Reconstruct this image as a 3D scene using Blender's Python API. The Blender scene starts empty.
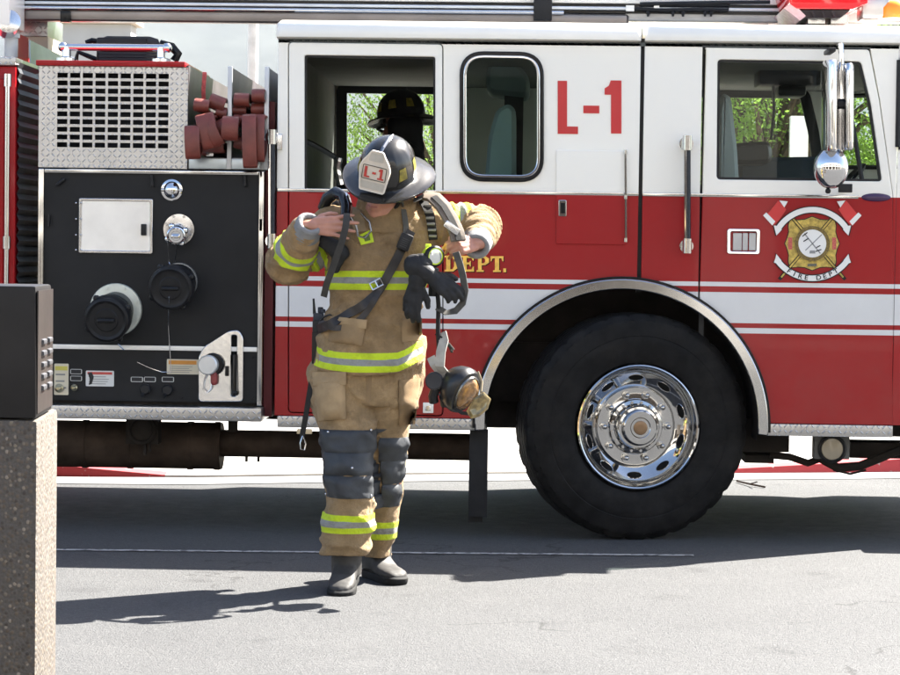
import bpy, bmesh, math, random
from mathutils import Vector, Matrix, noise
from mathutils.bvhtree import BVHTree
from math import pi, sin, cos, radians as R
random.seed(7)
S = bpy.context.scene
COL = S.collection
V = Vector

# ------------------------------------------------------------------ camera
F = 2290.0
CAM = V((0.384, -11.0, 1.35))
CM = Matrix.Rotation(R(2.0), 3, 'Z') @ Matrix.Rotation(R(90) - 0.0356, 3, 'X') @ Matrix.Rotation(0.0135, 3, 'Z')
def ray(px, py):
    return (CM @ V(((px - 450) / F, -(py - 337.5) / F, -1.0)))
def PY(px, py, Y=0.0):
    d = ray(px, py); return CAM + d * ((Y - CAM.y) / d.y)
def PG(px, py, z=0.0):
    d = ray(px, py); return CAM + d * ((z - CAM.z) / d.z)
def T(px, py, Y=0.0):
    p = PY(px, py, Y); return (p.x, p.z)
def TX(px, Y=0.0): return PY(px, 256, Y).x
def TZ(py, px=450, Y=0.0): return PY(px, py, Y).z

# ------------------------------------------------------------------ materials
def nt(m):
    return m.node_tree.nodes, m.node_tree.links
def new_mat(name):
    m = bpy.data.materials.new(name); m.use_nodes = True
    return m, m.node_tree.nodes, m.node_tree.links, m.node_tree.nodes['Principled BSDF']
def math_node(n, l, op, a, b=None, c=None):
    x = n.new('ShaderNodeMath'); x.operation = op
    for i, v in enumerate((a, b, c)):
        if v is None: continue
        if isinstance(v, (int, float)): x.inputs[i].default_value = v
        else: l.new(v, x.inputs[i])
    return x.outputs[0]
def mixc(n, l, fac, a, b):
    x = n.new('ShaderNodeMix'); x.data_type = 'RGBA'
    for i, v in ((0, fac), (6, a), (7, b)):
        if isinstance(v, (int, float)): x.inputs[i].default_value = v
        elif isinstance(v, tuple): x.inputs[i].default_value = (*v[:3], 1)
        else: l.new(v, x.inputs[i])
    return x.outputs[2]
def noise_node(n, l, scale, detail=4, rough=.55, coord='Object', vec=None):
    t = n.new('ShaderNodeTexNoise'); t.inputs['Scale'].default_value = scale
    t.inputs['Detail'].default_value = detail; t.inputs['Roughness'].default_value = rough
    if vec is None:
        c = n.new('ShaderNodeTexCoord'); vec = c.outputs[coord]
    l.new(vec, t.inputs['Vector'])
    return t.outputs[0]
def ramp(n, l, fac, stops, interp='LINEAR'):
    r = n.new('ShaderNodeValToRGB'); cr = r.color_ramp; cr.interpolation = interp
    while len(cr.elements) < len(stops): cr.elements.new(.5)
    for e, (p, c) in zip(cr.elements, stops):
        e.position = p; e.color = (*c, 1) if len(c) == 3 else c
    l.new(fac, r.inputs[0]); return r.outputs[0]
def bump(n, l, h, strength, dist, b):
    x = n.new('ShaderNodeBump'); x.inputs['Strength'].default_value = strength
    x.inputs['Distance'].default_value = dist; l.new(h, x.inputs['Height'])
    l.new(x.outputs[0], b.inputs['Normal']); return x
MC = {}
def mat(name, col, rough=.5, metal=0.0, coat=0.0, var=.12, vs=6.0, bs=0.0, bscale=80, bd=.002, rvar=.1, spec=None):
    """general purpose procedural material: base colour with wear variation, uneven gloss and a fine bump"""
    if name in MC: return MC[name]
    m, n, l, b = new_mat(name); MC[name] = m
    f = noise_node(n, l, vs, 5)
    f2 = ramp(n, l, f, [(.3, (0, 0, 0)), (.7, (1, 1, 1))])
    lo = tuple(max(0, c * (1 - var)) for c in col); hi = tuple(min(1, c * (1 + var)) for c in col)
    l.new(mixc(n, l, f2, lo, hi), b.inputs['Base Color'])
    fr = noise_node(n, l, vs * 3.1, 3)
    l.new(math_node(n, l, 'MULTIPLY_ADD', fr, rvar * 2 * max(rough, .15), rough - rvar * max(rough, .15)), b.inputs['Roughness'])
    b.inputs['Metallic'].default_value = metal
    b.inputs['Specular IOR Level'].default_value = spec if spec is not None else (.5 if max(col) > .12 else .22)
    b.inputs['Coat Weight'].default_value = coat; b.inputs['Coat Roughness'].default_value = .04
    if bs: bump(n, l, noise_node(n, l, bscale, 3), bs, bd, b)
    return m

def glass_mat(name, tint=(.75, .8, .78), refl=1.0):
    if name in MC: return MC[name]
    m, n, l, b = new_mat(name); MC[name] = m
    n.remove(b); out = n['Material Output']
    t = n.new('ShaderNodeBsdfTransparent'); t.inputs[0].default_value = (*tint, 1)
    g = n.new('ShaderNodeBsdfGlossy'); g.inputs['Roughness'].default_value = .01
    fr = n.new('ShaderNodeFresnel'); fr.inputs[0].default_value = 1.45
    mx = n.new('ShaderNodeMixShader')
    l.new(math_node(n, l, 'MULTIPLY', fr.outputs[0], refl), mx.inputs[0])
    l.new(t.outputs[0], mx.inputs[1]); l.new(g.outputs[0], mx.inputs[2]); l.new(mx.outputs[0], out.inputs[0])
    return m

def diamond_mat(name, axes='xz', pitch=.026, col=(.72, .72, .72)):
    """polished tread plate: raised lozenges in alternating diagonals"""
    if name in MC: return MC[name]
    m, n, l, b = new_mat(name); MC[name] = m
    c = n.new('ShaderNodeTexCoord'); sx = n.new('ShaderNodeSeparateXYZ'); l.new(c.outputs['Object'], sx.inputs[0])
    o = {'x': sx.outputs[0], 'y': sx.outputs[1], 'z': sx.outputs[2]}
    M = lambda *a: math_node(n, l, *a)
    u = M('DIVIDE', o[axes[0]], pitch); v = M('DIVIDE', o[axes[1]], pitch)
    fu = M('SUBTRACT', M('FRACT', u), .5); fv = M('SUBTRACT', M('FRACT', v), .5)
    par = M('ABSOLUTE', M('MODULO', M('ADD', M('FLOOR', u), M('FLOOR', v)), 2.0))
    sg = M('MULTIPLY_ADD', par, 2.0, -1.0)
    sv = M('MULTIPLY', fv, sg)
    a = M('ADD', fu, sv); bb = M('SUBTRACT', fu, sv)
    e = M('ADD', M('POWER', M('DIVIDE', a, .58), 2.0), M('POWER', M('DIVIDE', bb, .15), 2.0))
    h = M('MAXIMUM', M('SUBTRACT', 1.0, e), 0.0)
    h = M('POWER', h, .5)
    bp = bump(n, l, h, 1.0, .006, b)
    f = noise_node(n, l, 9, 5)
    l.new(mixc(n, l, h, mixc(n, l, f, tuple(x * .48 for x in col), tuple(x * .66 for x in col)), col), b.inputs['Base Color'])
    b.inputs['Metallic'].default_value = 1.0
    l.new(M('MULTIPLY_ADD', noise_node(n, l, 30, 3), .2, .24), b.inputs['Roughness'])
    return m

RED = (.31, .0065, .0095)
WHT = (.87, .835, .755)
def cab_paint():
    m, n, l, b = new_mat('cab_paint'); MC['cab_paint'] = m
    c = n.new('ShaderNodeTexCoord'); sx = n.new('ShaderNodeSeparateXYZ'); l.new(c.outputs['Object'], sx.inputs[0])
    z = sx.outputs[2]
    f = noise_node(n, l, 2.2, 4)
    red = mixc(n, l, f, (.285, .006, .009), (.335, .0075, .0105))
    wht = mixc(n, l, f, (.85, .815, .73), (.88, .85, .77))
    gry = mixc(n, l, f, (.63, .63, .62), (.69, .69, .67))
    fac = math_node(n, l, 'GREATER_THAN', z, ZB)
    colr = mixc(n, l, fac, red, wht)
    for z0, z1 in STRIPES:
        k = math_node(n, l, 'MULTIPLY', math_node(n, l, 'GREATER_THAN', z, z0), math_node(n, l, 'LESS_THAN', z, z1))
        colr = mixc(n, l, k, colr, gry)
    # road film along the lower body
    dirt = math_node(n, l, 'MULTIPLY', noise_node(n, l, 7, 6, .7), math_node(n, l, 'MULTIPLY', math_node(n, l, 'SMOOTH_MIN', math_node(n, l, 'MAXIMUM', math_node(n, l, 'MULTIPLY_ADD', z, -.55, 1.0), 0.0), 1.0, .1), .42))
    colr = mixc(n, l, dirt, colr, (.22, .13, .10))
    l.new(colr, b.inputs['Base Color'])
    l.new(math_node(n, l, 'MULTIPLY_ADD', noise_node(n, l, 5, 4), .2, .22), b.inputs['Roughness'])
    b.inputs['Specular IOR Level'].default_value = .18; b.inputs['Coat Weight'].default_value = .12; b.inputs['Coat Roughness'].default_value = .03
    bump(n, l, noise_node(n, l, 1.9, 2), .22, .02, b)   # slight oil-canning of the sheet metal
    return m
ZB = TZ(193.7, 585)
STRIPES = [(TZ(284.4, 585), TZ(280.0, 585)), (TZ(320.8, 585), TZ(290.2, 585)), (TZ(331.0, 585), TZ(325.6, 585))]
cab_paint()
red_paint = mat('red_paint', RED, .28, coat=.1, spec=.18, var=.10, vs=2.5, bs=.05, bscale=2, bd=.02)
white_paint = mat('white_paint', WHT, .3, coat=.3, var=.04, vs=2.5, bs=.05, bscale=2, bd=.02)
chrome = mat('chrome', (.60, .60, .61), .06, metal=1, var=.05, vs=3)
steel = mat('brushed_steel', (.56, .56, .57), .22, metal=1, var=.10, vs=8)
polish = mat('polished_trim', (.42, .42, .42), .12, metal=1, var=.10, vs=5)
alu = mat('dull_aluminium', (.50, .51, .53), .45, metal=.8, var=.15, vs=5, bs=.1, bscale=30)
black_plate = mat('black_vinyl_panel', (.0105, .011, .012), .5, var=.25, vs=4, bs=.25, bscale=260, bd=.001)
black_plastic = mat('black_plastic', (.016, .016, .017), .42, var=.2, vs=12, bs=.1, bscale=60)
black_gloss = mat('black_gloss', (.01, .01, .011), .18, var=.2, vs=8)
rubber = mat('black_rubber', (.017, .017, .018), .72, var=.3, vs=9, bs=.3, bscale=90)
under = mat('underbody_grime', (.022, .018, .015), .85, var=.4, vs=7, bs=.3, bscale=30, bd=.006)
under_brown = mat('rusty_exhaust', (.05, .035, .026), .75, metal=.3, var=.4, vs=9, bs=.3, bscale=40)
grey_trim = mat('cab_interior_grey', (.085, .092, .088), .7, var=.15, vs=5, bs=.2, bscale=120)
headliner = mat('cab_headliner', (.10, .10, .09), .85, var=.12, vs=5, bs=.2, bscale=140)
seat_cloth = mat('seat_vinyl', (.30, .37, .37), .55, var=.12, vs=5, bs=.2, bscale=60)
gold = mat('gold_leaf', (.75, .47, .10), .38, metal=.55, var=.2, vs=40)
glass = glass_mat('window_glass', (.72, .80, .77), .35)
glass_clear = glass_mat('clear_glass', (.92, .95, .94), .22)

# ------------------------------------------------------------------ mesh helpers
ROOT = {}
def add(name, me, m, parent=None, loc=None):
    o = bpy.data.objects.new(name, me); COL.objects.link(o)
    ms = m if isinstance(m, (list, tuple)) else [m]
    me.materials.clear()
    for x in ms: me.materials.append(x)
    if parent is not None:
        o.parent = parent; base = ROOT[parent.name]
    else:
        base = V(loc) if loc is not None else V((0, 0, 0)); o.location = base
    ROOT[o.name] = base.copy()
    if base.length: me.transform(Matrix.Translation(-base))
    return o
def thing(name, label, cat, loc, group=None):
    o = bpy.data.objects.new(name, None); COL.objects.link(o); o.location = loc
    o.empty_display_size = .2; ROOT[o.name] = V(loc)
    return tag(o, label, cat, group)
def tag(o, label, cat, group=None, kind=None):
    o['label'] = label; o['category'] = cat
    if group: o['group'] = group
    if kind: o['kind'] = kind
    return o
def structure(o):
    o['kind'] = 'structure'; return o

class MB:
    def __init__(s): s.bm = bmesh.new(); s.mi = 0
    def _m(s, faces):
        for f in faces: f.material_index = s.mi
        return faces
    def box(s, a, b, rot=None, piv=None):
        a = V(a); b = V(b); c = (a + b) / 2; d = b - a
        vs = [V((sx * abs(d.x) / 2, sy * abs(d.y) / 2, sz * abs(d.z) / 2)) for sx in (-1, 1) for sy in (-1, 1) for sz in (-1, 1)]
        if rot is not None: vs = [rot @ v for v in vs]
        w = [s.bm.verts.new(v + c) for v in vs]
        q = [(0, 1, 3, 2), (4, 6, 7, 5), (0, 4, 5, 1), (2, 3, 7, 6), (0, 2, 6, 4), (1, 5, 7, 3)]
        return s._m([s.bm.faces.new([w[i] for i in f]) for f in q])
    def ring(s, c, u, v, n, r1, r2=None, ph=0):
        r2 = r1 if r2 is None else r2
        return [s.bm.verts.new(c + u * (r1 * cos(ph + 2 * pi * i / n)) + v * (r2 * sin(ph + 2 * pi * i / n))) for i in range(n)]
    def bridge(s, a, b, closed=True):
        n = len(a); out = []
        for i in range(n if closed else n - 1):
            j = (i + 1) % n
            out.append(s.bm.faces.new((a[i], a[j], b[j], b[i])))
        return s._m(out)
    def cap(s, r, flip=False):
        return s._m([s.bm.faces.new(list(reversed(r)) if flip else r)])
    @staticmethod
    def frame(d):
        d = d.normalized(); h = V((0, 0, 1)) if abs(d.z) < .9 else V((1, 0, 0))
        u = d.cross(h).normalized(); return u, d.cross(u).normalized()
    def cyl(s, p0, p1, r0, r1=None, n=16, caps=True):
        p0 = V(p0); p1 = V(p1); r1 = r0 if r1 is None else r1
        u, v = s.frame(p1 - p0)
        a = s.ring(p0, u, v, n, r0); b = s.ring(p1, u, v, n, r1); s.bridge(a, b)
        if caps: s.cap(a, True); s.cap(b)
    def tube(s, pts, r, n=8, caps=True):
        pts = [V(p) for p in pts]; rs = r if isinstance(r, (list, tuple)) else [r] * len(pts)
        prev = None; u = None; first = None
        for i, p in enumerate(pts):
            d = (pts[min(i + 1, len(pts) - 1)] - pts[max(i - 1, 0)]).normalized()
            if u is None: u, v = s.frame(d)
            else:
                u = (u - d * u.dot(d)).normalized(); v = d.cross(u)
            rg = s.ring(p, u, v, n, rs[i])
            if prev: s.bridge(prev, rg)
            else: first = rg
            prev = rg
        if caps: s.cap(first, True); s.cap(prev)
    def lathe(s, prof, o, axis, n=32, closed=False, caps=True):
        """prof: (r, t) pairs along axis from o"""
        o = V(o); d = V(axis).normalized(); u, v = s.frame(d)
        rings = [s.ring(o + d * t, u, v, n, max(r, 1e-4)) for r, t in prof]
        for a, b in zip(rings, rings[1:]): s.bridge(a, b)
        if closed: s.bridge(rings[-1], rings[0])
        elif caps: s.cap(rings[0], True); s.cap(rings[-1])
    def sphere(s, c, r, sc=(1, 1, 1), n=16, rot=None):
        c = V(c); sc = V(sc); prev = None
        top = None
        m = max(6, n // 2); rings = []
        for i in range(1, m):
            t = pi * i / m
            rg = []
            for j in range(n):
                p = V((r * sin(t) * cos(2 * pi * j / n) * sc.x, r * sin(t) * sin(2 * pi * j / n) * sc.y, r * cos(t) * sc.z))
                if rot is not None: p = rot @ p
                rg.append(s.bm.verts.new(c + p))
            rings.append(rg)
        for a, b in zip(rings, rings[1:]): s.bridge(a, b)
        s.cap(rings[0], True); s.cap(rings[-1])
    def capsule(s, p0, p1, r0, r1, n=14):
        s.cyl(p0, p1, r0, r1, n); s.sphere(p0, r0, n=n); s.sphere(p1, r1, n=n)
    def chain(s, pts, n=14):
        for (a, ra), (b, rb) in zip(pts, pts[1:]): s.cyl(a, b, ra, rb, n)
        for a, ra in pts: s.sphere(a, ra, n=n)
    def loft(s, rings, caps=True):
        rs = [[s.bm.verts.new(V(p)) for p in rg] for rg in rings]
        for a, b in zip(rs, rs[1:]): s.bridge(a, b)
        if caps: s.cap(rs[0], True); s.cap(rs[-1])
        return rs
    def quad(s, pts):
        return s._m([s.bm.faces.new([s.bm.verts.new(V(p)) for p in pts])])
    def ribbon(s, pts, nrm, w, t):
        """flat strap through pts; nrm(i) outward normal"""
        pts = [V(p) for p in pts]; rs = []
        for i, p in enumerate(pts):
            d = (pts[min(i + 1, len(pts) - 1)] - pts[max(i - 1, 0)]).normalized()
            nn = nrm[i] if isinstance(nrm, list) else V(nrm)
            nn = (nn - d * nn.dot(d)).normalized(); sd = d.cross(nn).normalized() * (w[i] / 2 if isinstance(w, list) else w / 2)
            rs.append([p - sd, p + sd, p + sd + nn * t, p - sd + nn * t])
        return s.loft(rs)
    def mesh(s, name, bevel=0, smooth=True, ang=.6, seg=2):
        bmesh.ops.recalc_face_normals(s.bm, faces=s.bm.faces)
        if bevel:
            es = [e for e in s.bm.edges if len(e.link_faces) == 2 and e.calc_face_angle(0) > ang]
            if es: bmesh.ops.bevel(s.bm, geom=es, offset=bevel, segments=seg, affect='EDGES', profile=.6, clamp_overlap=True)
        for f in s.bm.faces: f.smooth = smooth
        if smooth:
            for e in s.bm.edges:
                if len(e.link_faces) == 2: e.smooth = e.calc_face_angle(0) < ang
        me = bpy.data.meshes.new(name); s.bm.to_mesh(me); s.bm.free(); return me
    def islands(s):
        seen = set(); out = []
        s.bm.verts.index_update(); s.bm.faces.ensure_lookup_table()
        for f in s.bm.faces:
            if f in seen: continue
            st = [f]; seen.add(f); comp = []
            while st:
                g = st.pop(); comp.append(g)
                for e in g.edges:
                    for h in e.link_faces:
                        if h not in seen: seen.add(h); st.append(h)
            out.append(comp)
        return out
    def pieces(s, pad=.003):
        """faces grouped into pieces that do not touch one another"""
        bx = []
        for comp in s.islands():
            vs = [v.co for f in comp for v in f.verts]
            lo = V([min(v[k] for v in vs) for k in range(3)]); hi = V([max(v[k] for v in vs) for k in range(3)])
            bx.append([lo, hi, comp])
        ch = True
        while ch:
            ch = False
            for i in range(len(bx)):
                for j in range(i + 1, len(bx)):
                    A, B = bx[i], bx[j]
                    if all(A[0][k] - pad <= B[1][k] and B[0][k] - pad <= A[1][k] for k in range(3)):
                        A[0] = V([min(A[0][k], B[0][k]) for k in range(3)]); A[1] = V([max(A[1][k], B[1][k]) for k in range(3)]); A[2] = A[2] + B[2]
                        del bx[j]; ch = True; break
                if ch: break
        return [b[2] for b in bx]
    def build(s, name, m, parent=None, bevel=0, smooth=True, ang=.6, loc=None, seg=2, split=True):
        if split and parent is not None and len(s.bm.verts) < 6000:
            ps = s.pieces()
            if 1 < len(ps) <= 60:
                first = None
                for fs in ps:
                    q = MB(); mp = {}
                    for f in fs:
                        nf = q.bm.faces.new([mp.setdefault(v, None) or mp.__setitem__(v, q.bm.verts.new(v.co)) or mp[v] for v in f.verts]); nf.material_index = f.material_index
                    o = q.build(name, m, parent, bevel, smooth, ang, loc, seg, False)
                    first = first or o
                s.bm.free(); return first
        return add(name, s.mesh(name, bevel, smooth, ang, seg), m, parent, loc)

def curve_mesh(cu):
    o = bpy.data.objects.new('tmp', cu)
    me = bpy.data.meshes.new_from_object(o)
    bpy.data.objects.remove(o); bpy.data.curves.remove(cu); return me
def plate_mesh(loops, t, bevel=0.0):
    """flat plate with holes from 2-D loops (first coord -> X, second -> Z); front at y=0, back at y=t"""
    cu = bpy.data.curves.new('plate', 'CURVE'); cu.dimensions = '2D'; cu.fill_mode = 'BOTH'
    for lp in loops:
        sp = cu.splines.new('POLY'); sp.points.add(len(lp) - 1); sp.use_cyclic_u = True
        for p, q in zip(sp.points, lp): p.co = (q[0], q[1], 0, 1)
    cu.extrude = t / 2 - bevel; cu.bevel_depth = bevel; cu.bevel_resolution = 1
    if bevel: cu.offset = -bevel
    me = curve_mesh(cu)
    me.transform(Matrix(((1, 0, 0, 0), (0, 0, 1, t / 2), (0, 1, 0, 0), (0, 0, 0, 1))))
    me.flip_normals()
    return me
def plate(name, loops, y, t, m, parent, bevel=0.0, loc=None):
    me = plate_mesh(loops, t, bevel); me.transform(Matrix.Translation((0, y, 0)))
    return add(name, me, m, parent, loc)
def rect(x0, z0, x1, z1): return [(x0, z0), (x1, z0), (x1, z1), (x0, z1)]
def rrect(x0, z0, x1, z1, r, n=6):
    if x1 < x0: x0, x1 = x1, x0
    if z1 < z0: z0, z1 = z1, z0
    out = []
    for cx, cz, a in ((x1 - r, z1 - r, 0), (x0 + r, z1 - r, 90), (x0 + r, z0 + r, 180), (x1 - r, z0 + r, 270)):
        for i in range(n + 1):
            t = R(a + 90 * i / n); out.append((cx + r * cos(t), cz + r * sin(t)))
    return out
def roundpoly(pts, r, n=5):
    out = []; k = len(pts)
    for i in range(k):
        p = V(pts[i]); a = V(pts[i - 1]) - p; b = V(pts[(i + 1) % k]) - p
        rr = min(r, a.length * .45, b.length * .45)
        pa = p + a.normalized() * rr; pb = p + b.normalized() * rr
        for j in range(n + 1):
            t = j / n; q = pa * (1 - t) ** 2 + p * 2 * t * (1 - t) + pb * t * t; out.append((q.x, q.y))
    return out
def inset(lp, d):
    """offset a simple loop inward (d>0) - loop centre based miter"""
    k = len(lp); area = sum(lp[i][0] * lp[(i + 1) % k][1] - lp[(i + 1) % k][0] * lp[i][1] for i in range(k)); sg = 1 if area > 0 else -1
    out = []
    for i in range(k):
        p = V(lp[i]); a = (p - V(lp[i - 1])); b = (V(lp[(i + 1) % k]) - p)
        if a.length < 1e-7: a = b
        if b.length < 1e-7: b = a
        na = V((-a.y, a.x)).normalized() * sg; nb = V((-b.y, b.x)).normalized() * sg
        nn = (na + nb); nn = nn.normalized() if nn.length > 1e-6 else na
        k2 = max(.5, nn.dot(na)); q = p + nn * (d / k2); out.append((q.x, q.y))
    return out
def arc_pts(c, r, a0, a1, n):
    return [(c[0] + r * cos(R(a0 + (a1 - a0) * i / n)), c[1] + r * sin(R(a0 + (a1 - a0) * i / n))) for i in range(n + 1)]
def text_mesh(s, size, t=.002, sx=1.0, bold=.0):
    cu = bpy.data.curves.new('txt', 'FONT'); cu.body = s; cu.size = size; cu.align_x = 'CENTER'; cu.align_y = 'CENTER'
    cu.extrude = t / 2; cu.offset = bold
    me = curve_mesh(cu)
    me.transform(Matrix(((sx, 0, 0, 0), (0, 0, -1, 0), (0, 1, 0, 0), (0, 0, 0, 1))))
    return me
def remesh(mb, vox, smooth=2, ang=None, name='body'):
    """fuse overlapping closed shapes into one continuous skin"""
    bmesh.ops.recalc_face_normals(mb.bm, faces=mb.bm.faces)
    me = bpy.data.meshes.new(name); mb.bm.to_mesh(me); mb.bm.free()
    o = bpy.data.objects.new('tmp', me); COL.objects.link(o)
    md = o.modifiers.new('r', 'REMESH'); md.mode = 'VOXEL'; md.voxel_size = vox; md.use_smooth_shade = True
    if smooth:
        sm = o.modifiers.new('s', 'SMOOTH'); sm.factor = .5; sm.iterations = smooth
    dg = bpy.context.evaluated_depsgraph_get()
    out = bpy.data.meshes.new_from_object(o.evaluated_get(dg))
    bpy.data.objects.remove(o); bpy.data.meshes.remove(me)
    for p in out.polygons: p.use_smooth = True
    return out
def copy_tree(o, parent=None):
    c = o.copy(); COL.objects.link(c); ROOT[c.name] = ROOT[o.name].copy()
    if parent is not None: c.parent = parent
    for ch in [x for x in S.objects if x.parent == o]: copy_tree(ch, c)
    return c
# ------------------------------------------------------------------ fire truck
truck = thing('fire_truck', 'red and white fire truck marked L-1 parked broadside across the street', 'fire truck', (0.3, 1.2, 0))
CP = MC['cab_paint']
W = 2.45                                   # body width
xL, xS0, xS1, xR = TX(276), TX(637.5), TX(641.5), TX(895)
zTop, zGut, zBot = TZ(22.5, 585), TZ(41.5, 585), TZ(420.3, 585)
AC = T(621, 425); AR = 137 / 208.2         # wheel arch
def arch(a0, a1, n=28, r=AR): return arc_pts(AC, r, a0, a1, n)
a_seam = math.degrees(math.acos((xS0 - AC[0]) / AR)); a_seam1 = math.degrees(math.acos((xS1 - AC[0]) / AR))
a_lo = math.degrees(math.asin((zBot - AC[1]) / AR))
# openings
def lp(pts): return [T(*p) for p in pts]
crew_win = roundpoly(lp([(304.5, 192.0), (304.5, 55), (435.3, 56.8), (435.3, 193.5)]), .012)
oval_win = roundpoly(lp([(464, 177), (464, 55.5), (539.5, 56.5), (539.5, 178)]), .095, 8)
drv_win = roundpoly(lp([(716.5, 179.5), (717.5, 59.5), (861, 61.5), (871, 104), (882, 181.5)]), .02)
crewdoor = roundpoly(lp([(289, 412), (289, 42.5), (442.3, 44.5), (442.3, 415.5)]), .02)
wall_l = [(xL, zBot), (xL, zGut - .004), (xS0, zGut - .004)] + arch(a_seam, 180 - a_lo)
wall_r = [(xS1, zGut - .004), (xR, zGut - .004), (xR, zBot)] + arch(a_lo, a_seam1)
cut = .005
cw = plate('cab_side', [wall_l, [(x, z) for x, z in inset(crewdoor, -cut)], oval_win], 0, .045, CP, truck, .003)
plate('crew_door', [crewdoor, crew_win], -.004, .04, CP, truck, .004)
drvdoor = roundpoly(lp([(703.5, 424), (703.5, 47.5), (868, 49.5), (876, 90), (895.0, 196)]) , .02)
drvdoor = roundpoly(lp([(703.7, 423.5), (703.7, 47.5), (869, 49.6), (879, 100), (893, 195), (893, 425.8)]), .02)
arch_hit = arch(-4, 70, 60)
ok = [p for p in drvdoor]
# the door is cut by the wheel arch at its lower rear corner
dl = lp([(703.7, 47.5), (869, 49.6), (879, 100), (892.5, 195), (892.5, 425.8)])
xa = dl[0][0]; aa = math.degrees(math.acos((xa - AC[0]) / (AR + .002)))
dl = roundpoly([dl[0], dl[1], dl[2], dl[3]], .015)[:-6] + [dl[3], (dl[4][0], zBot)] + arc_pts(AC, AR + .002, a_lo, aa, 18)
plate('cab_side', [[(xS1, zGut - .004), (xR, zGut - .004), (xR, zBot), (dl and xR - .006, zBot)] +
      [T(896 - 3, 195.0), T(880, 100), T(870.2, 48.0), T(702.6, 46.0)] + [(T(702.6, 46)[0], AC[1] + math.sqrt(max(0, AR ** 2 - (T(702.6, 46)[0] - AC[0]) ** 2)))] + [p for p in arch(a_lo, a_seam1, 60) if p[0] < T(702.6, 46)[0] - .004]],
      0, .045, CP, truck, .002)
fdoor = plate('front_door', [dl, drv_win], -.004, .04, CP, truck, .004)
# dark rebate behind the door gaps
m = MB()
for px in (289, 442.3, 703.2): m.box((TX(px) - .012, .05, zBot + .02), (TX(px) + .012, .06, zGut - .03))
m.box((TX(637), .03, AC[1] + AR - .02), (TX(642), .07, zGut + .02))
m.build('door_seal', black_plastic, truck)

# roof caps: extruded rounded section with drip rail
def roof_sec(w0, w1):
    z1, z0 = zTop, zGut
    h = z1 - z0
    side = [(-.004, z0), (-.030, z0 + .006), (-.034, z0 + .3 * h), (-.028, z0 + .62 * h), (-.010, z0 + .88 * h), (.03, z1), (.2, z1 + .018), (.6, z1 + .03)]
    oth = [(W - y, z) for y, z in reversed(side)]
    return side + oth
def roof(name, x0, x1, bul=.02):
    m = MB(); rs = []
    for x, k in ((x0, 1), (x0 + bul, 0), (x1 - bul, 0), (x1, 1)):
        rs.append([V((x, (y + (W / 2 - y) * .012 * k), z - (.012 * k if z > zGut + .05 else 0))) for y, z in roof_sec(0, 0)])
    m.loft(rs); return m.build(name, white_paint, truck, ang=.9)
roof('cab_roof', TX(276.5) - .01, TX(637.5))
roof('cab_roof', TX(641.5), TX(893) + .15)
m = MB(); m.box((xL, .0, zGut - .02), (xR, .05, zGut - .002)); m.build('drip_rail', grey_trim, truck)

# shell: far side, back wall, bulkhead floor, ceiling, front
YF = W
far_crew = [(x, z) for x, z in crew_win]; far_drv = [(x, z) for x, z in drv_win]
plate('far_side', [[(xL, zBot), (xL, zGut), (xR, zGut), (xR, zBot)], far_crew, far_drv], YF - .045, .045, [white_paint], truck, .002)
m = MB(); m.box((xL, .046, zBot), (xL + .05, YF - .046, zGut)); m.build('cab_back_wall', white_paint, truck)
m = MB(); m.box((xL + .052, .05, zBot + .2), (xL + .07, YF - .05, zGut - .05)); m.build('back_wall_lining', headliner, truck)
m = MB(); m.box((xL + .05, .046, zGut - .05), (xR + .3, YF - .046, zGut - .02)); m.build('headliner', headliner, truck)
m = MB(); m.box((xL + .05, .075, AC[1] + AR + .03), (xR + .2, YF - .046, AC[1] + AR + .07)); m.box((xL + .05, .075, zBot + .02), (AC[0] - AR - .06, YF - .046, zBot + .1)); m.build('cab_floor', grey_trim, truck)
# interior window surrounds (dark frames of the far windows)
for w_, d_ in ((far_crew, .07), (far_drv, .06)):
    plate('window_surround', [inset(w_, -.05), inset(w_, .012)], YF - .07, .02, black_plastic, truck)
# inner door lining below the windows
plate('door_lining', [[(xL + .07, zBot + .1), (xL + .07, T(304, 194)[1] - .015), (xS0, T(304, 194)[1] - .015), (xS0, AC[1] + AR + .02), (T(480, 300)[0], AC[1] + AR + .02), (T(480, 300)[0], zBot + .1)]], .05, .02, grey_trim, truck)
plate('door_lining', [[(xS1, AC[1] + AR + .02), (xS1, T(720, 184)[1]), (xR, T(720, 184)[1]), (xR, AC[1] + AR + .02)]], .05, .02, grey_trim, truck)
# front corner and windscreen
xF = TX(985)
def plan(k=0):      # plan outline of the nose: from the side round the corner to the front
    return [(xR + .002, 0.0 + k), (xR + .10, .012 + k), (xR + .24, .06 + k), (xR + .36, .16), (xF - .03, .32), (xF, .6), (xF + .02, W / 2), (xF, W - .6), (xF - .03, W - .32), (xR + .36, W - .16), (xR + .24, W - .06), (xR + .10, W - .012), (xR + .002, W)]
def band(z0, z1, s0=0, s1=0):
    return [[V((x - s * (x - xR) / max(.01, xF - xR), y, z)) for x, y in plan()] for z, s in ((z0, s0), (z1, s1))]
def nose(name, z0, z1, s0, s1, m_, t=0):
    m = MB(); rs = band(z0, z1, s0, s1)
    a = [m.bm.verts.new(p) for p in rs[0]]; b = [m.bm.verts.new(p) for p in rs[1]]
    m.bridge(a, b, closed=False); o = m.build(name, m_, truck, ang=.7)
    return o
zw0, zw1 = TZ(147, 895), TZ(60, 895)
nose('nose_panel', zBot, zw0, 0, 0, CP)
nose('windscreen', zw0, zw1, 0, .14, glass)
nose('brow_panel', zw1, zGut + .03, .14, .16, white_paint)
m = MB()
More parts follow.
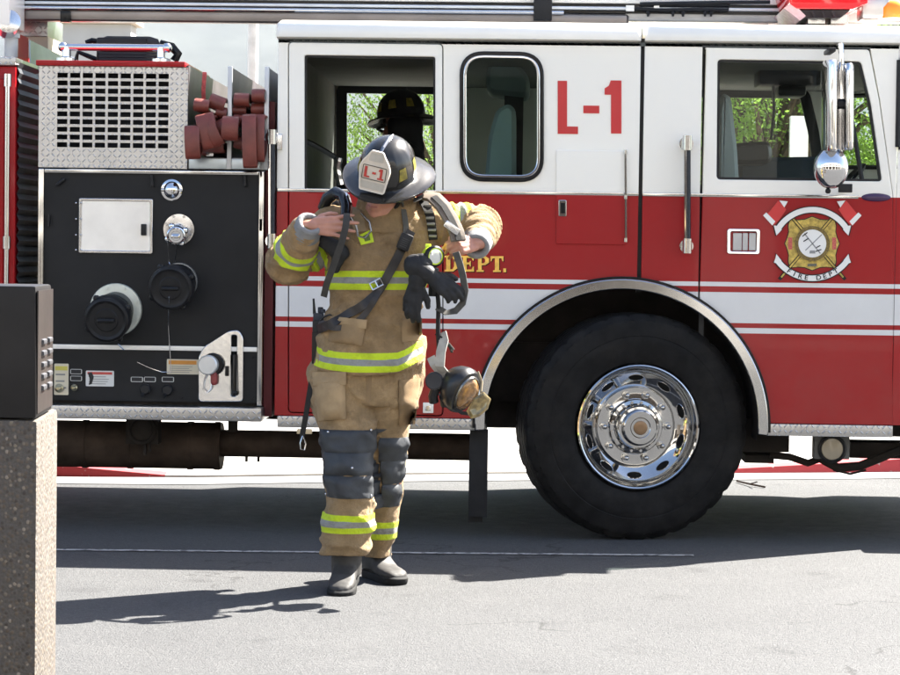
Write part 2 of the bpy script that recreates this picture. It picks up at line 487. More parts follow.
for i in (0, 1):
    z = (zw0, zw1)[i]; s = (0, .14)[i]
    m.tube([p + V((0.004, -.004 if p.y < .2 else 0, 0)) for p in band(z, z, s, s)[0]], .014, 6)
m.tube([band(zw0, zw1, 0, .14)[0][0], band(zw0, zw1, 0, .14)[1][0]], .014, 6)
for y in (W / 2,): m.tube([V((xF + .025, y, zw0)), V((xF - .115, y, zw1))], .015, 6)
m.build('windscreen_seal', black_plastic, truck)
m = MB(); m.box((xR - .1, .36, zBot), (xF - .12, W - .36, TZ(180, 895))); m.build('dashboard', black_plastic, truck, bevel=.03)
m = MB(); m.box((xF - .1, -.0, zBot - .16), (xF + .28, W, zBot + .14)); m.build('front_bumper', chrome, truck, bevel=.03)

# window panes and frames
plate('window_frame', [inset(oval_win, -.021), inset(oval_win, .002)], -.014, .02, black_gloss, truck, .006)
plate('window_frame', [inset(oval_win, -.003), inset(oval_win, .013)], -.018, .024, chrome, truck, .005)
plate('window_pane', [inset(oval_win, .004)], .012, .006, glass, truck)
plate('window_pane', [inset(drv_win, -.004)], .014, .006, glass_clear, truck)
plate('window_seal', [inset(drv_win, -.002), inset(drv_win, .012)], .008, .02, black_plastic, truck)
plate('window_seal', [inset(crew_win, -.002), inset(crew_win, .010)], .008, .02, black_plastic, truck)
plate('window_pane', [inset(far_drv, -.004)], YF - .03, .006, glass_clear, truck)
plate('window_pane', [inset(far_crew, -.004)], YF - .03, .006, glass_clear, truck)
# driver window divider bar and far quarter pillar
m = MB(); m.tube([PY(842, 60, .02), PY(862, 181, .02)], .012, 6); m.build('window_divider', black_plastic, truck)
# chrome belt moulding
m = MB(); m.box((xL, -.009, ZB - .008), (xS0, -.002, ZB + .008)); m.box((xS1, -.009, ZB - .008), (TX(857), -.002, ZB + .008)); m.build('belt_moulding', polish, truck, bevel=.002)
# purple marker lamp
m = MB(); c = PY(876, 197.5); m.sphere(c, 1, (.072, .022, .021), 24); m.build('marker_lamp', mat('purple_lens', (.05, .02, .07), .12, coat=.6), truck)

# unit number in block letters
def block(px, py, w, h, shape): return [[T(px + x * w, py + y * h + (x * w) * .0125) for x, y in l] for l in [shape]]
def red_letter(shape, px, py, w, h):
    return block(px, py, w, h, shape)[0]
unit = MB(); me_list = []
Lsh = [(0, 0), (.46, 0), (.46, .86), (1, .86), (1, 1), (0, 1)]
one = [(.36, 0), (1, 0), (1, 1), (.38, 1), (.38, .27), (0, .27), (0, .15), (.25, .1)]
num_red = mat('number_red', (.52, .012, .016), .35, var=.06)
plate('unit_number', [red_letter(Lsh, 557.7, 80.8, 20.3, 53), red_letter([(0, 0), (1, 0), (1, 1), (0, 1)], 583.3, 105.6, 16, 7.6), red_letter(one, 604.6, 80.4, 16.8, 53)], -.0035, .003, num_red, truck)
# gold serif DEPT. with a dark drop shadow
def serif(ch):
    if ch == 'D': return [[(0, 0), (.62, 0), (1, .25), (1, .75), (.62, 1), (0, 1), (0, .9), (.12, .88), (.12, .12), (0, .1)], [(.42, .13), (.42, .87), (.58, .86), (.68, .68), (.68, .32), (.58, .14)]]
    if ch == 'E': return [[(0, 0), (.98, 0), (.98, .3), (.9, .3), (.8, .14), (.42, .13), (.42, .42), (.62, .42), (.68, .32), (.74, .32), (.74, .68), (.68, .68), (.62, .55), (.42, .55), (.42, .87), (.8, .86), (.92, .68), (1, .68), (1, 1), (0, 1), (0, .9), (.12, .88), (.12, .12), (0, .1)]]
    if ch == 'P': return [[(0, 0), (.7, 0), (1, .16), (1, .42), (.7, .58), (.42, .58), (.42, .88), (.58, .9), (.58, 1), (0, 1), (0, .9), (.12, .88), (.12, .12), (0, .1)], [(.42, .12), (.42, .46), (.6, .45), (.69, .37), (.69, .21), (.6, .13)]]
    if ch == 'T': return [[(0, 0), (1, 0), (1, .32), (.92, .32), (.84, .14), (.66, .13), (.66, .88), (.8, .9), (.8, 1), (.2, 1), (.2, .9), (.34, .88), (.34, .13), (.16, .14), (.08, .32), (0, .32)]]
    return [[(0, .76), (1, .76), (1, 1), (0, 1)]]
def serif_loops(dx, dy):
    out = []
    for ch, x0, x1 in (('D', 444.5, 458.5), ('E', 461.5, 474.0), ('P', 476.5, 489), ('T', 490.5, 503.5), ('.', 503.3, 506.2)):
        for l in serif(ch): out.append([T(x0 + x * (x1 - x0) + dx, 256 + y * 15.8 + dy + (x0 - 475) * .013) for x, y in l])
    return out
plate('lettering_shadow', serif_loops(.8, .8), -.0015, .001, black_gloss, truck)
plate('lettering', serif_loops(0, 0), -.0035, .002, gold, truck)

# small compartment door with latch and hinge rod
comp = plate('compartment_door', [roundpoly(lp([(556, 150), (626.5, 151), (626.5, 245), (556, 244)]), .01)], -.008, .012, CP, truck, .003)
plate('latch', [roundpoly(lp([(558.5, 200), (566.5, 200), (566.5, 216.5), (558.5, 216.5)]), .006)], -.018, .012, chrome, comp, .003)
plate('latch_pull', [roundpoly(lp([(560.5, 203), (565, 203), (565, 213.5), (560.5, 213.5)]), .004)], -.021, .005, black_gloss, comp, .001)
m = MB(); m.tube([PY(625.5, 150, -.02), PY(626, 242, -.02)], .006, 8)
for py in (152, 197, 240): m.cyl(PY(625.7, py - 2, -.02), PY(625.7, py + 2, -.02), .009)
m.build('hinge_rod', chrome, comp)
# grab rails
def grab(px, y0, y1, r, off=-.07):
    m = MB(); a = PY(px, y0, off); b = PY(px, y1, off)
    m.cyl(a + V((0, 0, -.02)), b + V((0, 0, .02)), r, n=16); o = m.build('grab_rail', mat('ribbed_rail', (.03, .034, .042), .25, metal=.4, var=.3, vs=60), truck)
    m = MB()
    for p in (a, b):
        m.cyl(p + V((0, 0, -.035)), p + V((0, 0, .035)), r * 1.35, n=16)
        m.cyl(p, V((p.x, -.01, p.z)), r * 1.1); m.cyl(V((p.x, -.016, p.z)), V((p.x, -.002, p.z)), r * 2)
    m.build('rail_bracket', chrome, o)
    m = MB(); m.cyl(a + V((-r * .55, -r * .75, -.03)), b + V((-r * .55, -r * .75, .03)), r * .42, n=8); m.build('rail_trim', chrome, o)
grab(687.3, 143, 246, .0165)
grab(271.8, 137, 241, .0165, -.03)
m = MB(); m.box(PY(277, 134, -.02), PY(282.5, 150, .0)); m.build('rail_mount', steel, truck, bevel=.004)
# door handle: bezel, recessed pocket, paddle
plate('door_handle', [rrect(*T(727, 228.5), *T(759.5, 254.5), .012), rrect(*T(730.5, 231.5), *T(756, 251.5), .008)], -.016, .014, chrome, fdoor, .004)
m = MB(); m.box(PY(730, 231, -.004), PY(756.5, 252, -.001)); m.build('handle_pocket', black_gloss, fdoor)
plate('handle_paddle', [rrect(*T(733, 233), *T(741.5, 250.5), .004)], -.010, .006, mat('handle_grey', (.45, .44, .43), .4, metal=.3), fdoor, .002)
plate('handle_paddle', [rrect(*T(742.5, 233), *T(747.5, 250.5), .004)], -.012, .008, mat('handle_grey', (.4, .4, .4)), fdoor, .002)
plate('handle_paddle', [rrect(*T(749, 233), *T(755.5, 250.5), .004)], -.010, .006, mat('handle_grey', (.4, .4, .4)), fdoor, .002)

# emblem on the front door
ec = (812, 243.5)
def E(x, y): return T(ec[0] + x, ec[1] + y)           # pixel offsets on the door
def eloop(pts): return [E(*p) for p in pts]
gold_em = mat('emblem_gold', (.46, .33, .07), .5, metal=.25, var=.45, vs=55)
em_white = mat('emblem_white', (.74, .73, .70), .4, var=.05)
em_black = mat('emblem_black', (.012, .012, .012), .4)
em_red = mat('emblem_red', (.55, .02, .02), .4)
def maltese(s):
    q = [(0, -27.5), (8, -24.5), (15, -24), (23, -25), (24.5, -18), (24, -12), (25.5, -6), (28, 0)]
    q2 = q + [(-y * 1.0, -x) if False else (x, -y) for x, y in reversed(q[:-1])]
    full = q2 + [(-x, y) for x, y in reversed(q2[1:-1])]
    return [(x * s, y * s) for x, y in full]
emb = plate('door_emblem', [eloop(maltese(1.0))], -.0055, .0015, em_black, fdoor)
plate('maltese_cross', [eloop(maltese(.965))], -.0075, .0018, gold_em, fdoor)
def strip(pts_a, pts_b): return pts_a + list(reversed(pts_b))
def bar(x0, y0, x1, y1, w):
    d = V((x1 - x0, y1 - y0)).normalized(); nn = V((-d.y, d.x)) * w / 2
    return eloop([(x0 + nn.x, y0 + nn.y), (x1 + nn.x, y1 + nn.y), (x1 - nn.x, y1 - nn.y), (x0 - nn.x, y0 - nn.y)])
def multi(name, loops, y, t, m_): return plate(name, loops, y, t, m_, fdoor)
multi('axe_handle', [bar(s * -33, 36, s * 22, -28, 3.4) for s in (1, -1)][:1], -.0088, .001, em_black)
multi('axe_handle', [bar(33, 36, -22, -28, 3.4)], -.0100, .001, em_black)
for s in (1, -1):
    multi('axe_handle', [bar(s * -31, 33.8, s * 22.5, -28.6, 1.7)], -.0112, .001, gold_em)
    multi('axe_head', [eloop([(s * 26, -34), (s * 34, -43), (s * 41.5, -33.5), (s * 47, -27), (s * 38, -18.5), (s * 33, -23.5)])], -.0125, .0015, em_red)
    multi('axe_blade', [eloop([(s * 37, -22), (s * 46, -31), (s * 49.2, -28), (s * 40, -18)])], -.0138, .001, em_white)
    multi('axe_spike', [eloop([(s * 24.5, -42), (s * 33, -43), (s * 28, -36)])], -.0138, .001, em_white)
def ribbon(ro, ri, a0, a1, cy, n=22):
    return [(ro * cos(R(a0 + (a1 - a0) * i / n)), cy - ro * sin(R(a0 + (a1 - a0) * i / n))) for i in range(n + 1)] + [(ri * cos(R(a1 + (a0 - a1) * i / n)), cy - ri * sin(R(a1 + (a0 - a1) * i / n))) for i in range(n + 1)]
for nm, g, y, m_ in (('ribbon_outline', 1.0, -.0148, em_black), ('ribbon', 0, -.0160, em_white)):
    multi(nm, [eloop(ribbon(43 + g, 37.5 - g, 148 + (g and 1), 32 - (g and 1), 6.5))], y, .001, m_)
    for s in (1, -1): multi(nm, [eloop([(x * s, yy) for x, yy in [(34.5 - g, -17.5), (38.5 + g, -18), (36 + g, -8 + g), (33, -11), (30.5 - g, -14)]])], y - .0004, .0007, m_)
    multi(nm, [eloop(ribbon(46 + g, 40.5 - g, 217 - (g and 1), 323 + (g and 1), -8.5))], y, .001, m_)
    for s in (1, -1): multi(nm, [eloop([(x * s, yy) for x, yy in [(31 - g, 17), (36 + g, 10.5 - g), (37, 15), (38.5 + g, 19), (34.5 - g, 20.5)]])], y - .0004, .0007, m_)
def disc(r, n=32): return eloop([(r * cos(2 * pi * i / n), r * sin(2 * pi * i / n)) for i in range(n)])
multi('emblem_ring', [disc(17.5), disc(14)], -.0148, .0012, mat('ring_brown', (.16, .11, .03), .5, metal=.3, var=.5, vs=160))
multi('emblem_disc', [disc(14.6)], -.0138, .001, em_white)
multi('emblem_scene', [bar(-8, -10, 8, 10, 1.2), bar(9.5, -9, -7, 7, 1.0)], -.0148, .0005, mat('emblem_grey', (.25, .25, .25), .5))
multi('emblem_scene', [bar(-10, -7, -5, -11, 1), bar(-9, -2, -4, -5, 1), bar(4, 4, 8, 2, 1), bar(3, 8, 9, 6, 1)], -.0154, .0004, em_black)
multi('emblem_scene', [ribbon_ for ribbon_ in [eloop([(-3, 10), (3, 10), (2.5, 7), (-2.5, 7)])]], -.0154, .0004, mat('emblem_grey', (.25, .25, .25)))
multi('cross_script', [eloop([(s * 20, -6), (s * 24, -6), (s * 24, 6), (s * 20, 6)]) for s in (1, -1)], -.0085, .0006, mat('script_red', (.50, .10, .08), .6, var=.5, vs=300))
multi('cross_script', [eloop([(-4.5, 20.5), (4.5, 20), (4.5, 22.5), (-4.5, 23)])], -.0085, .0006, mat('script_grey', (.12, .12, .10), .6, var=.6, vs=300))
for i, ch in enumerate("FIRE DEPT"):
    if ch == ' ': continue
    a = 237 + 66 * i / 8.0
    me = text_mesh(ch, 6.3 / 208, .001, 1.15, .0006); p = E(43.2 * cos(R(a)), -8.5 - 43.2 * sin(R(a)))
    me.transform(Matrix.Translation((p[0], -.0166, p[1])) @ Matrix.Rotation(-R(a - 270), 4, 'Y'))
    add('ribbon_letter', me, em_black, fdoor)

# wheel arch trim
def ringplate(name, c, r0, r1, a0, a1, y, t, m_, par, n=60, bev=.006):
    return plate(name, [arc_pts(c, r1, a0, a1, n) + list(reversed(arc_pts(c, r0, a0, a1, n)))], y, t, m_, par, bev)
ringplate('arch_trim', AC, AR - .006, AR + .044, -3, 183, -.035, .045, polish, truck)
ringplate('arch_lip', AC, AR + .044, AR + .056, -2, 182, -.02, .03, black_gloss, truck, bev=.002)
m = MB()   # wheel well liner
prev = None
for y in (.04, .62):
    rg = [m.bm.verts.new((x, y, z)) for x, z in arc_pts(AC, AR - .001, -6, 186, 40)]
    if prev: m.bridge(prev, rg, closed=False)
    prev = rg
m.cap(prev); m.build('wheel_well', under, truck)

# steps under the cab
dia = diamond_mat('tread_plate'); 
m = MB(); m.box((TX(279), -.004, TZ(429.2, 400)), (TX(478), .3, zBot - .002)); s1 = m.build('cab_step', dia, truck, bevel=.004)
m = MB(); m.box((TX(769), -.012, TZ(436.5, 830)), (TX(896), .3, zBot - .002)); s2 = m.build('cab_step', dia, truck, bevel=.004)
m = MB(); m.box((TX(425), -.012, TZ(413, 430)), (TX(435.5), .0, TZ(402.5, 430))); m.build('step_lamp', white_paint, truck, bevel=.003)
m = MB(); m.box((TX(427.5), -.016, TZ(410.5, 430)), (TX(433), -.011, TZ(405.5, 430))); m.build('step_lamp_lens', steel, truck, bevel=.002)
m = MB(); m.box((TX(299), -.01, TZ(434, 310)), (TX(314), .01, TZ(429, 310))); m.build('step_lamp', mat('warm_lens', (.65, .5, .3), .3), truck, bevel=.003)

# ------------------------------------------------------------------ wheels
wheel_chrome = mat('wheel_chrome', (.42, .42, .42), .06, metal=1, var=.06, vs=5)
def make_wheel():
    m = MB(); n = 150; prof = []
    Rr = .546
    # (radius, t, kind): sidewall -> tread -> far sidewall ; t outward
    rows = [(.300, .118, 0), (.312, .140, 0), (.335, .151, 0), (.36, .153, 0), (.40, .160, 0), (.43, .162, 0), (.436, .160, 0), (.44, .162, 0), (.475, .160, 0), (.50, .155, 0), (.512, .153, 0), (.518, .149, 1), (.534, .142, 1), (.543, .132, 1), (Rr, .118, 1), (Rr, .085, 0), (.532, .082, 0), (.532, .074, 0), (Rr, .071, 0), (Rr, .032, 0), (.532, .029, 0), (.532, .021, 0), (Rr, .018, 0)]
    rows = rows + [(r, -t, k) for r, t, k in reversed(rows)]
    o = V((0, 0, 0)); rings = []
    for r, t, k in rows:
        rg = []
        for i in range(n):
            rr = r - (.009 if (k and i % 5 == 0) else 0)
            a = 2 * pi * (i + (.0)) / n
            rg.append(m.bm.verts.new((rr * cos(a), -t, rr * sin(a))))
        rings.append(rg)
    for a, b in zip(rings, rings[1:]): m.bridge(a, b)
    m.bridge(rings[-1], rings[0])
    tyre_mat = mat('tyre_rubber', (.0065, .0065, .0068), .6, spec=.12, var=.5, vs=14, bs=.25, bscale=120)
    n2, l2 = nt(tyre_mat); b2 = n2['Principled BSDF']; du = ramp(n2, l2, noise_node(n2, l2, 5, 8, .75), [(.46, (0, 0, 0)), (.70, (1, 1, 1))])
    l2.new(mixc(n2, l2, math_node(n2, l2, 'MULTIPLY', du, .5), b2.inputs['Base Color'].links[0].from_socket, (.026, .023, .020)), b2.inputs['Base Color'])
    tyre = m.build('tyre', tyre_mat, wheel, ang=.45)
    m = MB()
    m.lathe([(.302, .100), (.302, .146), (.300, .152), (.294, .155), (.288, .152), (.282, .142), (.276, .122), (.268, .108), (.258, .099), (.214, .074), (.202, .070), (.195, .073), (.191, .083), (.187, .087), (.165, .086), (.135, .088), (.132, .090)], (0, 0, 0), (0, -1, 0), 72, caps=False)
    rim = m.build('rim', wheel_chrome, wheel, ang=.5)
    m = MB()
    for i in range(10):          # hand holes in the dished part
        a = 2 * pi * (i + .5) / 10; rad = V((cos(a), 0, sin(a))); tan = V((-sin(a), 0, cos(a)))
        c = rad * .236 + V((0, -.0865, 0)); rr = (rad * .44 + V((0, -.25, 0))).normalized(); nn = rr.cross(tan)
        if nn.y > 0: nn = -nn
        rg = m.ring(c + nn * .0015, tan, rr, 24, .036, .0155); rg2 = m.ring(c - nn * .02, tan, rr, 24, .036, .0155)
        m.bridge(rg, rg2); m.cap(rg)
    m.build('hand_hole', mat('hole_black', (.004, .004, .004), .9), wheel)
    m = MB()
    for i in range(10):
        a = 2 * pi * (i + .5) / 10; rad = V((cos(a), 0, sin(a))); tan = V((-sin(a), 0, cos(a)))
        c = rad * .236 + V((0, -.0865, 0)); rr = (rad * .44 + V((0, -.25, 0))).normalized()
        m.tube([c + tan * .0375 * cos(t) + rr * .017 * sin(t) for t in [2 * pi * k / 20 for k in range(21)]], .0022, 6)
    m.build('hole_rim', wheel_chrome, wheel)
    m = MB()
    for i in range(10):
        a = 2 * pi * i / 10; c = V((cos(a) * .158, -.086, sin(a) * .158))
        m.cyl(c, c + V((0, -.012, 0)), .021, .019, 6); m.cyl(c + V((0, -.012, 0)), c + V((0, -.034, 0)), .014, .013, 12); m.sphere(c + V((0, -.034, 0)), .013, n=10)
    m.build('wheel_nut', wheel_chrome, wheel)
    m = MB()
    m.lathe([(.132, .080), (.132, .098), (.128, .104), (.112, .108), (.106, .116), (.104, .150), (.098, .158), (.088, .160), (.086, .168), (.083, .186), (.078, .190), (.050, .190), (.046, .186), (.034, .186)], (0, 0, 0), (0, -1, 0), 48)
    for i in range(16):
        a = 2 * pi * (i + .5) / 16; c = V((cos(a) * .118, -.104, sin(a) * .118)); m.cyl(c, c + V((0, -.009, 0)), .0075, n=6)
    hub = m.build('hub', wheel_chrome, wheel, ang=.5)
    m = MB(); m.lathe([(.034, .18), (.034, .189), (.030, .191), (.012, .190)], (0, 0, 0), (0, -1, 0), 24); m.build('hub_plug', mat('bronze_plug', (.22, .14, .08), .35, metal=.7), wheel)
wheel = thing('wheel', '', '', (0, 0, 0)); del wheel['label']; del wheel['category']
make_wheel()
wheel.parent = truck
rimc = PY(638.5, 427.5, -.03)
st = R(12)
wc = V((rimc.x - .15 * sin(st), -.03 + .15 * cos(st) , .542))
def place_wheel(w, p, rz, flip=False):
    w.location = p - ROOT[truck.name]; w.rotation_euler = (0, 0, rz + (pi if flip else 0))
place_wheel(wheel, wc, st)
w2 = copy_tree(wheel, truck); place_wheel(w2, V((wc.x + .0, W - wc.y, .542)), st, True)
rear_x = -5.0
for y, fl in ((wc.y - .02, False), (W - wc.y + .02, True)):
    w3 = copy_tree(wheel, truck); place_wheel(w3, V((rear_x, y, .542)), 0, fl)

# ------------------------------------------------------------------ pump panel
YP = .06
def PT(px, py): return T(px, py, YP)
def pbox(m, x0, y0, x1, y1, d0, d1): m.box((*PT(x0, y0)[:1], YP + d0, PT(x0, y0)[1]), (PT(x1, y1)[0], YP + d1, PT(x1, y1)[1]))
zP = lambda py: TZ(py, 155, YP)
m = MB(); m.box((PT(45, 0)[0], YP, zP(401.5)), (PT(263, 0)[0], YP + .02, zP(171))); panel = m.build('pump_panel', black_plate, truck)
m = MB()
m.box((PT(40.5, 0)[0], YP - .02, zP(404)), (PT(46, 0)[0], YP + .1, zP(170))); m.box((PT(261.5, 0)[0], YP - .02, zP(404)), (PT(266.5, 0)[0], YP + .1, zP(170)))
m.box((PT(46, 0)[0] + .002, YP - .018, zP(174)), (PT(261.5, 0)[0] - .002, YP - .001, zP(170.2)))
m.build('panel_frame', polish, panel, bevel=.004)
m = MB(); m.box((PT(46, 0)[0] + .002, YP - .012, zP(350.2)), (PT(261.5, 0)[0] - .002, YP - .001, zP(345.6))); m.build('trim_strip', white_paint, panel, bevel=.003)
m = MB()
m.box((PT(266.5, 0)[0] + .003, YP + .02, zP(415)), (PT(276, 0)[0] - .002, YP + .3, zP(100))); m.build('pump_end_panel', mat('maroon_paint', (.10, .01, .014), .4), truck)
# gauge door
gd = plate('gauge_door', [rrect(*PT(80.5, 199), *PT(152, 253), .006)], YP - .012, .011, mat('mirror_steel', (.80, .79, .76), .30, metal=.45, var=.1, vs=4, bs=.05, bscale=6, bd=.01), panel, .003)
plate('door_rim', [rrect(*PT(79.5, 198), *PT(153, 254), .008), rrect(*PT(82.5, 201), *PT(150, 251), .006)], YP - .016, .012, steel, panel, .003)
m = MB()
for py in (203, 219, 235, 250):
    for px in (76, 81): m.sphere(PY(px, py, YP - .004 if px < 78 else YP - .017), .006, n=10)
m.build('rivet', steel, panel)
m = MB(); pbox(m, 142, 224, 147, 235.5, -.035, -.012); m.build('door_latch', black_plastic, panel, bevel=.004)
# clips on the panel edge
m = MB()
for a in ((60, 182, 1), (154, 181, 0), (247, 181, 0)):
    c = PY(a[0], a[1], YP - .015)
    m.capsule(c + V((-.012, 0, -.012 if a[2] else .02)), c + V((.016 if a[2] else -.008, 0, .012 if a[2] else -.022)), .009, .009, 10)
for px, py in ((48.5, 220), (261, 225)): m.box(PY(px - 1.5, py - 6, YP - .02), PY(px + 1.5, py + 6, YP - .002))
m.build('hose_clip', black_plastic, panel)
# chrome lamp hood
m = MB(); c = PY(172, 190, YP); m.sphere(c, .042, (1, .9, 1.05), 24); m.lathe([(.052, 0), (.052, .008), (.04, .012)], c, (0, -1, 0), 28)
m.cyl(c + V((-.05, -.01, 0)), c + V((.05, -.01, 0)), .008); m.build('panel_lamp', chrome, panel)
# intake / discharge ports
def port(fx, fy, rf, cx, cy, rc, L, mf, mcap, name, rings=True):
    f = PY(fx, fy, YP)
    t = thing(name, '', '', f); del t['label']; del t['category']
    t.parent = truck; t.location = f - ROOT[truck.name]
    e = PY(cx, cy, YP - L); ax = (e - f).normalized()
    m = MB(); m.lathe([(rf, 0), (rf, .010), (rf * .97, .016), (rf * .7, .018)], f, (0, -1, 0), 40)
    for i in range(8):
        a = 2 * pi * (i + .5) / 8; p = f + V((rf * .87 * cos(a), -.016, rf * .87 * sin(a))); m.cyl(p, p + V((0, -.008, 0)), .008, n=6)
    m.build('flange', mf, t)
    Lr = (e - f).length; m = MB()
    b = rc
    m.lathe([(b * .80, -.01), (b * .82, Lr * .25), (b * .88, Lr * .30), (b * .88, Lr * .42), (b * .82, Lr * .45), (b * .84, Lr * .60), (b * .98, Lr * .64), (b * 1.0, Lr * .67), (b * 1.0, Lr * .92), (b * .97, Lr * .97), (b * .86, Lr), (b * .80, Lr * .985), (b * .74, Lr * .97), (b * .52, Lr * .97), (b * .48, Lr * .985), (b * .30, Lr * .985)], f, ax, 40)
    u, v = MB.frame(ax)
    for i in range(4):           # lugs round the cap
        a = 2 * pi * i / 4 + .5; p = f + ax * Lr * .8 + (u * cos(a) + v * sin(a)) * b * 1.0
        m.sphere(p, .017, n=10)
    m.capsule(f + ax * Lr * 1.03 - u * b * .3, f + ax * Lr * 1.03 + u * b * .3, .010, .010, 8)
    m.build('cap', mcap, t, ang=.5)
    return t, f, e, ax
portblack = mat('cast_black', (.012, .012, .013), .38, var=.3, vs=25, bs=.2, bscale=70)
pale_ring = mat('pale_flange', (.62, .66, .60), .35, metal=.35, var=.12, vs=12)
port(116, 309.5, .128, 106, 320.5, .110, .24, pale_ring, portblack, 'intake_port')
port(179, 281.5, .092, 170, 288.5, .108, .20, mat('grey_flange', (.22, .23, .23), .35, metal=.6), portblack, 'intake_port')
_, pf, pe, pax = port(179.2, 229.5, .077, 175.8, 236, .046, .16, steel, chrome, 'discharge_port')
def wire(pts, r=.003, m_=None, name='cap_chain'):
    m = MB(); m.tube(pts, r, 6); m.build(name, m_ or steel, truck)
wire([PY(168, 238, YP - .1), PY(168.5, 250, YP - .06), PY(169, 262, YP - .05), PY(172, 270, YP - .07)], .0035)
wire([PY(176.5, 240, YP - .12), PY(176, 252, YP - .07), PY(174.5, 262, YP - .03)], .0035)
wire([PY(169, 297, YP - .22), PY(168.3, 325, YP - .06), PY(170, 352, YP - .03), PY(171, 372, YP - .03), PY(162, 372, YP - .02), PY(150, 368, YP - .015), PY(137, 362, YP - .012)], .0025)
wire([PY(118, 344, YP - .03), PY(124, 350, YP - .03)], .003)
# labels
lab_w = mat('label_white', (.66, .66, .63), .45, var=.06); lab_o = mat('label_orange', (.62, .25, .03), .5); lab_y = mat('label_yellow', (.55, .48, .08), .5); lab_r = mat('label_red', (.5, .06, .05), .5); lab_k = mat('label_ink', (.03, .03, .03), .6); lab_c = mat('label_cream', (.62, .56, .42), .5)
def label(x0, y0, x1, y1, m_, head=None, lines=0, hh=.28):
    p = plate('panel_label', [rrect(*PT(x0, y0), *PT(x1, y1), .005)], YP - .004, .003, m_, panel)
    w = x1 - x0; h = y1 - y0
    if head: plate('label_header', [rect(*PT(x0 + .06 * w, y0 + .08 * h), *PT(x1 - .06 * w, y0 + hh * h))], YP - .0055, .001, head, panel)
    if lines:
        ls = []
        for i in range(lines):
            yy = y0 + h * (hh + .1 + (.85 - hh) * i / lines)
            ls.append(rect(*PT(x0 + .1 * w, yy), *PT(x0 + w * random.uniform(.7, .92), yy + h * .055)))
        plate('label_text', ls, YP - .0055, .001, mat('label_grey_ink', (.22, .22, .21), .6), panel)
label(54.5, 363.5, 68.5, 395, lab_c, lab_y, 3, .22)
label(70.5, 369, 82, 374.2, lab_w, lab_k, 0, .9); label(70.5, 375.8, 82, 381, lab_w, lab_k, 0, .9)
label(86, 370.5, 114, 386.5, lab_w, lab_r, 4, .26)
for x0, x1 in ((131, 143), (144.2, 155.8), (162, 174)): label(x0, 376.8, x1, 382, lab_w, lab_k, 0, .88)
label(167, 359, 198.5, 374.5, lab_c, lab_o, 4, .36)
plate('label_text', [[PT(*p) for p in ((88, 373), (92, 372), (94, 377), (92, 384), (89, 385), (90, 379))]], YP - .0058, .001, lab_k, panel)
m = MB()
for px, py, r in ((59.5, 388, .022), (74.5, 387.5, .016)):
    m.lathe([(r, 0), (r, .012), (r * .6, .018), (r * .6, .04), (r * .3, .045)], PY(px, py, YP), (0, -1, 0), 20)
m.build('drain_knob', mat('brass', (.42, .36, .22), .3, metal=.9), panel)
m = MB()
for px, py in ((146, 389), (168, 390)): m.lathe([(.026, 0), (.026, .03), (.020, .038)], PY(px, py, YP), (0, -1, 0), 20); m.cyl(PY(px, py, YP), PY(px - 4, py + 7, YP - .05), .008)
for px, py in ((182, 398), (253, 358), (253, 398)): m.sphere(PY(px, py, YP - .002), .005, n=8)
m.build('drain_knobs', black_plastic, panel)
# cast valve plate with slotted quadrant lever
vp = plate('valve_plate', [roundpoly([PT(*p) for p in ((199, 401.5), (199, 356), (205, 346), (228, 331), (239, 329.5), (244, 337), (243.5, 401.5))], .02), roundpoly([PT(*p) for p in ((231.5, 396), (232, 335), (237.5, 335), (237, 396))], .012)], YP - .022, .02, mat('polished_cast', (.66, .66, .66), .17, metal=1, var=.1, vs=10, bs=.1, bscale=18, bd=.006), panel, .004)
m = MB(); m.tube([PY(234.5, 392, YP - .05), PY(234.5, 372, YP - .045), PY(235, 355, YP - .03)], .013, 10); m.sphere(PY(234.5, 393, YP - .05), .017, n=12); m.build('quadrant_lever', black_gloss, panel)
m = MB(); m.box(PY(231, 394, YP - .001), PY(238, 336, YP + .01)); m.build('lever_slot', mat('hole_black', (.004, .004, .004), .9), panel)
m = MB(); c = PY(213, 364, YP - .02); m.lathe([(.055, 0), (.055, .03), (.048, .036)], c, (.12, -1, 0), 32); m.build('valve_housing', black_gloss, panel)
m = MB(); m.lathe([(.048, .02), (.048, .062), (.042, .068), (.012, .069)], PY(210.5, 364.5, YP - .02), (-.1, -1, 0), 32); m.build('valve_cap', mat('cap_white', (.6, .6, .58), .3, metal=.4), panel)
m = MB(); m.capsule(PY(214, 375, YP - .05), PY(214, 382, YP - .05), .017, .017, 12); m.build('red_relief_valve', mat('relief_red', (.22, .03, .03), .35), panel)
wire([PY(208, 370, YP - .07), PY(204, 380, YP - .05), PY(203, 389, YP - .05), PY(207, 393, YP - .05), PY(211, 389, YP - .05), PY(212, 382, YP - .05)], .003)
m = MB(); m.box(PY(225, 366, YP - .04), PY(229, 376, YP - .02)); m.build('gauge_window', black_gloss, panel, bevel=.003)
# running step under the panel
m = MB(); m.box((PT(56, 0)[0], YP - .12, zP(418.3)), (PT(268.5, 0)[0], YP + .35, zP(404.5) - .003)); m.build('pump_step', dia, truck, bevel=.005)
m = MB(); m.box((PT(44, 0)[0], YP + .021, zP(405)), (PT(262, 0)[0], 2.3, zP(171))); m.build('pump_module', under, truck)

